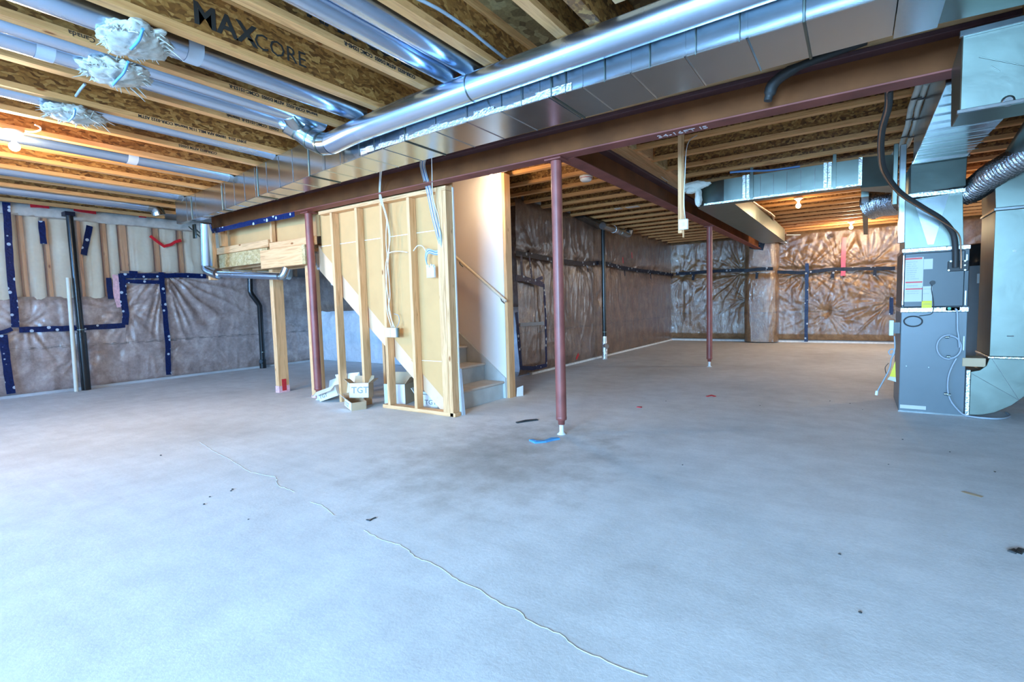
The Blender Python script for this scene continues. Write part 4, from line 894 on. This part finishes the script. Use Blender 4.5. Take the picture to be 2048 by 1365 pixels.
# ------------------------------------------------------------------ furnace and its plenum
FY = 5.62; FX0, FX1 = .335, .775
fu = thing('furnace', 'tall grey furnace cabinet with dark upper door at right', 'furnace', (.55, FY+.35, 0))
MB().box(FX0, FX1, FY, FY+.72, .004, .885).build('lower_cabinet', 'furnace_grey', fu, .004); MB().box(FX0, FX1, FY, FY+.72, .925, 1.405).build('upper_cabinet', 'furnace_dark', fu, .004)
MB().box(FX0+.012, FX1-.030, FY-.018, FY-.001, .93, 1.395).build('upper_door', 'furnace_dark', fu, .006)
MB().box(FX0-.004, FX1+.004, FY-.006, FY+.73, .887, .923).build('sealing_tape', 'foil', fu); MB().box(FX0-.004, FX1+.002, FY-.006, FY+.73, 1.406, 1.436).build('sealing_tape', 'foil', fu)
def F(px, py): p = oy(px, py, FY-.02); return p[0], p[2]
DOOR = [o for o in fu.children if o.name.startswith('upper_door')][0]
def decal(a, b, mat, name='label', y=FY-.0185, th=.001):
    (x0, z1), (x1, z0) = F(*a), F(*b); return MB().box(x0, x1, y-th, y, z0, z1).build(name, mat, DOOR)
k5 = lambda x, y: (1690+x*358/2048, 440+y*358/2048); k6 = lambda x, y: (1690+x*358/2048, 650+y*358/2048)
decal(k5(692, 436), k5(885, 935), 'label_white'); decal(k5(903, 450), k5(1003, 562), 'label_white'); decal(k5(884, 762), k5(995, 925), 'label_white'); decal(k5(878, 927), k5(993, 1008), 'label_yellow')
for y in (445, 715, 792): decal(k5(692, y-5), k5(885, y+4), 'label_red', y=FY-.0196)
(lx, lz), _ = F(*k5(700, 470)), 0
def ftext(s, a, sz): x, z = F(*k5(*a)); text(s, sz, (x, FY-.0198, z), (1, 0, 0), (0, 0, 1), 'ink_grey', DOOR, depth=.0003)
for i, s in enumerate(('SPECIFICATION', 'MODEL   NO.', 'INPUT  BTU/H', 'OUTPUT BTU/H', 'GAS PRESSURE', 'AIR TEMP RISE', 'ELECTRICAL', '115 V 60 HZ', 'MIN CLEARANCE')): ftext(s, (702, 492+i*24), .011)
ftext('WARNING', (702, 765), .016); ftext('FOR YOUR SAFETY', (702, 825), .010); ftext('READ BEFORE USE', (702, 850), .010); ftext('CAUTION', (892, 800), .012); ftext('NOTICE', (892, 850), .011); ftext('WARNING', (895, 970), .011)
MB().box(FX0+.01, FX0+.19, FY-.003, FY-.0005, .03, .062).build('paper_strip', 'label_white', fu)
MB().box(FX0-.004, FX1+.01, FY-.012, FY-.001, .0, .012).build('base_trim', 'galv', fu)
x, z = F(*k5(1000, 720)); MB().tube([(x, FY-.019, z), (x, FY-.045, z)], .018, 16).build('grommet', 'rubber_black', DOOR)
x, z = F(*k5(1192, 1015)); MB().tube([(x, FY-.019, z), (x, FY-.028, z)], .012, 16).build('indicator', 'lamp_green', fu); MB().box(x-.02, x+.07, FY-.006, FY-.001, z-.018, z+.018).build('drain_cover', 'rubber_black', fu)
for a in ((1210, 475), (1185, 578), (1372, 470), (1370, 520), (1372, 574)): x, z = F(*k5(*a)); MB().tube([(x, FY-.019, z), (x, FY-.03, z)], .007, 10).build('bolt', 'galv', DOOR)
x, z = F(*k5(1280, 540)); MB().box(x-.06, x+.075, FY-.028, FY-.019, z-.035, z+.05).build('pipe_plate', 'rubber_black', fu, .006)
for a in ((703, 475), (960, 490)): x, z = F(*k6(*a)); MB().tube([(x, FY, z), (x, FY-.005, z)], .004, 8).build('screw', 'galv', fu)
for zz in (.62, 1.0, 1.3): MB().box(FX1-.022, FX1-.014, FY-.006, FY-.001, zz-.06, zz+.06).build('hinge', 'galv', fu)
MB().box(FX0+.004, FX0+.010, FY-.006, FY-.001, .95, 1.38).build('edge_trim', 'galv', fu)
# thin wires and hoses on the cabinet
def fcab(pts, r, mat, name, y=FY-.03): return MB().tube(spline([oy(*p, y) for p in pts], 5), r, 8).build(name, mat, fu)
fcab([k5(1000, 725), k5(990, 800), k5(1012, 930), k5(1010, 1030), k5(980, 1080), k5(850, 1100)], .003, 'rubber_black', 'sensor_wire', FY-.04)
ring = [k5(780+105*math.cos(a), 1162+58*math.sin(a)) for a in np.linspace(0, 2*PI, 20)]; fcab(ring, .005, 'rubber_black', 'coiled_wire'); fcab(ring[3:12], .0045, 'rubber_black', 'coiled_wire', FY-.022)
ring = [k6(1190+138*math.cos(a), 255+138*math.sin(a)) for a in np.linspace(0, 2*PI, 26)]; fcab(ring, .0075, 'cable_grey', 'condensate_hose')
ring = [k6(1200+130*math.cos(a), 255+128*math.sin(a)) for a in np.linspace(-PI/2, PI/2, 14)]; fcab(ring, .0075, 'cable_grey', 'condensate_hose', FY-.045)
fcab([k5(1262, 1015), k5(1285, 1060), k5(1288, 1250), k6(1300, 120), k6(1310, 260)], .007, 'cable_grey', 'condensate_hose', FY-.05)
fcab([k6(1275, 385), k6(1215, 500), k6(1180, 620), k6(1180, 780), k6(1230, 900), k6(1330, 1010), k6(1380, 1035)], .007, 'cable_grey', 'condensate_hose')
MB().tube(spline([oz(1931, 832, .012), oz(1960, 836, .012), oz(2000, 838, .012), oz(2020, 833, .012), oz(2012, 826, .012)], 5), .008, 8).build('condensate_hose', 'cable_grey', fu)
for a in ((1165, 140), (1180, 365), (1150, 790), (1185, 800)): x, z = F(*k6(*a)); MB().tube([(x-.012, FY-.03, z), (x+.012, FY-.03, z)], .012, 10).build('hose_clamp', 'galv', fu)
# side electrical box, cable, yellow tag
eb = thing('electrical_box', 'pale electrical box on the left edge of the furnace with dangling cable', 'box', (.28, FY+.06, .7))
x0, z1 = oy(*k5(508, 1150), FY+.05)[::2]; x1, z0 = oy(*k6(556, 125), FY+.05)[::2]
MB().box(x0, x1, FY+.05, FY+.12, z0, z1).build('box', 'pvc', eb, .003); MB().box(x1+.001, FX0-.002, FY+.06, FY+.11, z0+.02, z1-.02).build('bracket', 'furnace_dark', eb)
MB().tube(spline([oy(*k6(*p), FY+.04) for p in ((565, 130), (570, 280), (530, 345), (500, 310), (540, 275), (565, 320), (530, 390), (510, 500), (450, 620), (365, 770))], 5), .006, 8).build('cable', 'cable_grey', eb); 
p = oy(*k6(365, 780), FY+.04); MB().tube([(p[0]-.004, p[1], p[2]-.02), (p[0], p[1], p[2]+.02)], .012, 10).build('plug', 'plastic_white', eb)
MB().tube(spline([oy(*k6(*p), FY+.04) for p in ((500, 440), (460, 490), (470, 560))], 5), .003, 6).build('wire_loop', 'rubber_black', eb)
yt = thing('warning_tag', 'yellow and white tag hanging beside the lower left of the furnace', 'tag', (.29, FY, .4))
pp = [oy(*k6(*p), FY+.03) for p in ((575, 415), (580, 600), (510, 590))]; MB().prism([(p[0], p[2]) for p in pp], 1, FY+.028, FY+.030).build('yellow_part', 'label_yellow', yt, recalc=True)
pp = [oy(*k6(*p), FY+.03) for p in ((510, 592), (580, 602), (585, 655), (485, 625))]; MB().prism([(p[0], p[2]) for p in pp], 1, FY+.028, FY+.030).build('white_part', 'label_white', yt, recalc=True)
# plenum stack
pl = thing('furnace_plenum', 'stack of galvanised plenum sections rising from the furnace towards the ceiling', 'duct', (.55, FY+.3, 1.44))
MB().hexa([(.345, FY, 1.438), (.735, FY, 1.438), (.735, FY+.6, 1.438), (.345, FY+.6, 1.438), (.34, FY+.02, 1.86), (.72, FY+.02, 1.88), (.72, FY+.6, 1.88), (.34, FY+.6, 1.86)]).build('lower_plenum', 'galv_dull', pl, .003)
MB().add([(.40, FY-.0, 1.84), (.50, FY-.012, 1.46), (.54, FY-.012, 1.46), (.63, FY+.0, 1.87)], [(0, 1, 2, 3)]).build('cross_break', 'galv', pl)
MB().hexa([(.37, FY-.06, 1.90), (.725, FY-.06, 1.915), (.73, FY+.6, 1.915), (.34, FY+.6, 1.90), (.37, FY-.02, 2.155), (.735, FY-.02, 2.155), (.735, FY+.6, 2.155), (.36, FY+.6, 2.155)]).build('middle_section', 'galv_dull', pl, .003)
MB().box(.335, .73, FY-.02, FY+.6, 1.872, 1.902).build('seam_flange', 'foil', pl)
MB().box(.30, .345, FY+.05, FY+.12, 1.5, 2.35).build('corner_cleat', 'galv', pl, .003); MB().box(.26, .295, FY+.2, FY+.26, 1.86, 2.40).build('corner_cleat', 'galv_dull', pl, .003)
# trunk running from the plenum towards the camera, under the joists
MB().hexa([(.375, 3.62, 2.150), (.80, 3.62, 2.150), (.735, FY-.03, 2.160), (.385, FY-.03, 2.160), (.375, 3.62, 2.42), (.80, 3.62, 2.42), (.735, FY-.03, 2.42), (.385, FY-.03, 2.42)]).build('supply_trunk', 'galv', pl, .003)
for k in range(9): y = 3.8+k*.19; MB().box(.385, .76, y, y+.006, 2.146, 2.152).build('pressed_bead', 'galv', pl)
MB().box(.375, .745, FY-.07, FY-.04, 2.148, 2.168).build('seam_cleat', 'galv', pl)
# return duct with round-bottomed elbow
rd = thing('return_duct', 'wide bright return air duct at the right edge curving into the furnace base', 'duct', (1.1, FY, 0))
ell = [(.805, .385), (.86, .40), (.90, .44), (.915, .50), (1.30, .50), (1.28, .42), (1.22, .31), (1.14, .215), (1.06, .125), (.96, .055), (.88, .028), (.805, .02)]
MB().prism(ell, 1, FY-.03, FY+.5).build('elbow', 'galv_dull', rd, .002, recalc=True)
MB().prism([(.915, .52), (1.30, .52), (1.30, 1.69), (.915, 1.69)], 1, FY-.03, FY+.5).build('riser', 'galv_dull', rd, .002, recalc=True)
MB().prism([(.915, 1.715), (1.30, 1.715), (1.30, 2.2), (1.12, 2.07), (.905, 1.915)], 1, FY-.03, FY+.5).build('upper_section', 'galv_dull', rd, .002, recalc=True)
MB().box(.905, 1.31, FY-.04, FY+.5, 1.692, 1.713).build('seam_cleat', 'galv', rd, .002); MB().box(.905, 1.31, FY-.04, FY+.5, .502, .518).build('seam_cleat', 'foil', rd, .002)
MB().box(.777, .803, FY-.035, FY+.5, .015, .40).build('collar', 'foil', rd, .002)
for a, b in (((.81, .37), (1.10, .17)), ((.93, .50), (1.10, .17))): MB().tube([(a[0], FY-.0305, a[1]), (b[0], FY-.0305, b[1])], .0016, 5).build('cross_break', 'galv', rd)
c = oy(*k5(1937, 357), FY-.03); MB().tube([(c[0], FY-.031, c[2]), (c[0], FY-.037, c[2])], .011, 14).build('round_plug', 'galv', rd)
c = oy(*k6(1890, 130), FY-.03); MB().tube([(c[0]-.02, FY-.032, c[2]), (c[0]+.02, FY-.032, c[2])], .004, 8).build('dent', 'galv', rd)
fb = thing('cardboard_block', 'small tan cardboard piece wedged between the furnace and return duct', 'cardboard', (.83, FY-.0, .45))
a = oy(*k6(1345, 378), FY-.01); b = oy(*k6(1610, 485), FY-.01); MB().box(a[0], b[0], FY-.01, FY+.2, b[2], a[2]).build('block', 'cardboard', fb, .003)
# water heater behind
wh = thing('water_heater', 'grey water heater with black cap behind the furnace', 'water heater', (1.12, 6.9, 0))
MB().lathe([(0, 0.002), (.20, .002), (.20, 1.30), (0, 1.30)], (1.07, 6.75, 0), 32).build('tank', 'heater_grey', wh); MB().lathe([(.205, 1.301), (.205, 1.49), (.17, 1.515), (0, 1.52)], (1.07, 6.75, 0), 32).build('cap', 'abs_black', wh); MB().box(.96, 1.06, 6.535, 6.555, 1.13, 1.22).build('label', 'label_white', wh)
MB().tube([(1.07, 6.75, 1.52), (1.07, 6.75, 1.9), (1.10, 6.9, 2.2)], .045, 16).build('vent_pipe', 'galv', wh)
# flexible foil ducts
def flex(pts, r, label, mat='foil', pitch=.022):
    t = thing('flexible_duct', label, 'duct', pts[0], 'flexible foil ducts'); sp = spline(pts, 10); L_ = [0]
    for a, b in zip(sp[:-1], sp[1:]): L_.append(L_[-1]+(b-a).length)
    n = int(L_[-1]/pitch*3); out = []; rr = []
    for i in range(n+1):
        s = L_[-1]*i/n; k = max(j for j in range(len(L_)) if L_[j] <= s+1e-9); k = min(k, len(sp)-2); f = (s-L_[k])/max(1e-6, L_[k+1]-L_[k]); out.append(sp[k].lerp(sp[k+1], f)); rr.append(r*(1+(.09 if i % 3 == 1 else 0)+random.uniform(-.015, .015)))
    MB().tube(out, rr, 22).build('corrugated_sleeve', mat, t); return t
flex([oy(1926, 388, FY+.15), oy(1950, 378, FY+.1), oy(1985, 350, FY-.05), oy(2040, 318, FY-.2), oy(2090, 290, FY-.3)], .095, 'corrugated foil duct rising from the plenum towards the right edge')
flex([oy(1738, 414, 7.6), oy(1752, 408, 7.55), oy(1768, 404, 7.5), oy(1790, 402, 7.4), oy(1808, 398, 7.3)], .15, 'crumpled foil duct bulging under the angled end of the greenish duct')
fp = thing('round_duct', 'pair of dark steel pipes slanting up behind the furnace at right', 'duct', (1.3, 6.5, 2.1))
for dx in (0, .18): MB().tube([(1.0+dx, 5.95, 2.02), (1.02+dx, 4.0, 2.38)], .07, 20).build('pipe', 'galv_dull', fp)
bs = thing('return_plenum', 'brownish reflective duct riser standing behind the return duct', 'duct', (1.5, 7.3, 0)); MB().box(1.30, 1.62, 6.9, 7.3, 0.01, 2.40).build('riser', 'galv_dull', bs, .003); MB().box(1.28, 1.64, 6.88, 7.32, 1.72, 1.75).build('seam_cleat', 'galv', bs)
# insulated refrigerant hose looping to the furnace
lh = thing('insulated_hose', 'black insulated hose with copper line looping from the beam to the furnace', 'hose')
hp = [(1778, 178, 3.60), (1776, 215, 3.9), (1764, 260, 4.2), (1762, 305, 4.5), (1770, 345, 4.8), (1800, 385, 5.1), (1845, 415, 5.3), (1882, 438, 5.42), (1905, 465, 5.5), (1911, 500, 5.54), (1911, 535, 5.56)]
MB().tube(spline([oy(*p) for p in hp], 6), .021, 12).build('foam_sleeve', 'rubber_black', lh)
MB().tube(spline([tuple(Vector(oy(a-3+(14 if i > 7 else 0), b+2, y-.03))) for i, (a, b, y) in enumerate(hp)], 6), .0055, 8).build('copper_line', 'copper', lh)
lh.location = (0, 0, 0)
# pvc conduits under the right joists
for k, (off, lab) in enumerate(((0, 'left one of two pale conduits strapped under the right joists'), (14, 'right one of two pale conduits strapped under the right joists'))):
    cd = thing('conduit', lab, 'conduit', (.2, 5, 2.4), 'pale conduits')
    MB().tube([oz(1840+off, 165, 2.44), oz(1822+off, 215, 2.44), oz(1816+off, 250, 2.44), oz(1803+off*.9, 290, 2.44), oz(1776+off*.5, 322, 2.44)], .020, 12).build('pipe', 'pvc', cd)
    for px, py in ((1833, 190), (1820, 232), (1811, 268)):
        p = oz(px+off, py, 2.44); MB().box(p[0]-.03, p[0]+.03, p[1]-.012, p[1]+.012, 2.412, 2.417).build('strap', 'rubber_black', cd)
# black taped fitting between duct and beam
bf = thing('taped_joint', 'black taped cable end hanging between the trunk duct and the beam', 'cable', (-.3, 3.1, 2.25))
c = Vector(oy(1540, 150, 3.33)); MB().tube(spline([(c.x-.01, 3.33, 2.18), (c.x, 3.33, 2.22), (c.x+.03, 3.31, 2.27), (c.x+.15, 3.28, 2.31), (c.x+.45, 3.36, 2.385)], 4), [.022]*4+[.032]*4+[.030]*4+[.022]*5, 12).build('sleeve', 'rubber_black', bf)
# cables around
g1 = thing('cable_run', 'grey cable stapled along the joist bay at top centre', 'cable', (-1.4, 1.9, 2.6))
cable('cable', [oz(830, -5, 2.56), oz(880, 20, 2.56), oz(935, 57, 2.56), oz(970, 85, 2.56), oz(1012, 119, 2.56)], .009, 'cable_grey', g1)
g2 = thing('cable_run', 'thin pale cable sagging along the receding beam towards the greenish duct', 'cable', (-1.7, 5.5, 2.45))
cable('cable', [oz(1310, 345, 2.42), oz(1328, 358, 2.40), oz(1345, 370, 2.40), oz(1356, 378, 2.42)], .005, 'cable_white', g2)
g3 = thing('cable_run', 'blue cable running above the greenish duct', 'cable', (-1, 6.2, 2.47)); cable('cable', [oz(1460, 345, 2.46), oz(1500, 342, 2.46), oz(1540, 341, 2.46), oz(1600, 333, 2.46)], .012, 'cable_blue', g3)
g4 = thing('cable_run', 'loose white cable ring beside the lit bulb at far left', 'cable', (-5, 1.2, 2.4)); cable('cable', [oz(50, 262, 2.46), oz(66, 264, 2.46), oz(80, 260, 2.46), oz(80, 254, 2.47), oz(70, 250, 2.47)], .006, 'cable_white', g4)
g5 = thing('cable_run', 'short grey wire end poking from the joist by the middle tuft', 'cable', (-4, 1.2, 2.5)); cable('cable', [oz(152, 192, 2.5), oz(160, 180, 2.5), (oz(170, 168, 2.52))], .008, 'cable_grey', g5)
for i, (a, b, lab) in enumerate((((1250, 415), (1275, 412), 'white flat strip on the joists left of the receding beam'), ((1228, 418), (1240, 416), 'tiny white strip beside the flat strip on the joists'))):
    p, r_ = Vector(oz(*a, J-.004)), Vector(oz(*b, J-.004)); t = thing('flat_strip', lab, 'strip', p); MB().hexa([p, r_, r_+Vector((0, .12, 0)), p+Vector((0, .12, 0)), p+Vector((0, 0, .003)), r_+Vector((0, 0, .003)), r_+Vector((0, .12, .003)), p+Vector((0, .12, .003))]).build('strip', 'plastic_white', t)
# ------------------------------------------------------------------ debris on the floor
def bit(name, label, cat, mat, pts, h=.006, w=.02):
    P = [Vector(oz(*p)) for p in pts]; t = thing(name, label, cat, P[0]); mb = MB(); vs = []
    for i, p in enumerate(P):
        d = (P[min(i+1, len(P)-1)]-P[max(i-1, 0)]).normalized(); s = Vector((-d.y, d.x, 0))*w/2
        vs += [p+s+Vector((0, 0, .001)), p-s+Vector((0, 0, .001)), p-s*.9+Vector((0, 0, h)), p+s*.9+Vector((0, 0, h*(1+.5*(i % 2))))]
    n = len(P); fs = [(0, 1, 2, 3), (4*n-1, 4*n-2, 4*n-3, 4*n-4)]+[(4*i+k, 4*i+4+k, 4*i+4+(k+1) % 4, 4*i+(k+1) % 4) for i in range(n-1) for k in range(4)]
    mb.add(vs, fs).build('piece', mat, t, recalc=True); return t
bit('floor_scrap', 'dark blue-grey strip lying left of the nearest column foot', 'debris', 'furnace_dark', [(1033, 847), (1052, 844), (1075, 841)], .01, .03)
bit('plastic_strip', 'bright blue plastic strip lying at the foot of the nearest column', 'debris', 'cable_blue', [(1062, 882), (1072, 887), (1090, 885), (1105, 881), (1118, 879)], .012, .035).children[0].data.materials[0] = M['blue_paint']
bit('floor_scrap', 'small dark blue scrap right of the long crack', 'debris', 'furnace_dark', [(733, 1041), (740, 1043), (745, 1039), (752, 1037)], .004, .008)
bit('floor_scrap', 'black crumpled scrap near the right edge of the floor', 'debris', 'rubber_black', [(2020, 1104), (2026, 1107), (2031, 1103), (2037, 1108), (2043, 1101)], .008, .022)
bit('floor_scrap', 'red scrap on the floor right of the nearest column', 'debris', 'tape_red', [(1274, 815), (1283, 816)], .006, .03)
bit('floor_scrap', 'orange-red scrap farther back on the right floor', 'debris', 'tape_red', [(1414, 794), (1423, 792), (1430, 794)], .006, .03)
bit('floor_scrap', 'brown smear of dirt on the right floor', 'debris', 'cardboard', [(1925, 984), (1945, 990), (1965, 995)], .002, .03)
dk = [(322, 912), (420, 995), (462, 983), (408, 1010), (465, 980), (497, 1040), (1332, 803), (1700, 808), (1725, 820), (1777, 930), (1679, 1110), (1365, 931), (1720, 1227), (1990, 945), (1805, 880), (1900, 905), (1660, 803), (1520, 812), (1245, 730), (1320, 740)]
for i, (px, py) in enumerate(dk):
    p = Vector(oz(px, py)); t = thing('crumb', 'small dark crumb scattered on the concrete floor', 'debris', p, 'dark crumbs on the floor'); s = random.uniform(.004, .008)
    bm = bmesh.new(); bmesh.ops.create_icosphere(bm, subdivisions=1, radius=s)
    for v in bm.verts: v.co = v.co*random.uniform(.7, 1.2); v.co.z = v.co.z*.5+s*.45; v.co += p
    me = bpy.data.meshes.new('piece'); bm.to_mesh(me); bm.free(); me.materials.append(M['pebble']); o = bpy.data.objects.new('piece', me); C.objects.link(o); o.parent = t; o.matrix_parent_inverse = Matrix.Translation(-p)
# print lettering band etc. done in materials; put every Empty's transform up to date
bpy.context.view_layer.update()
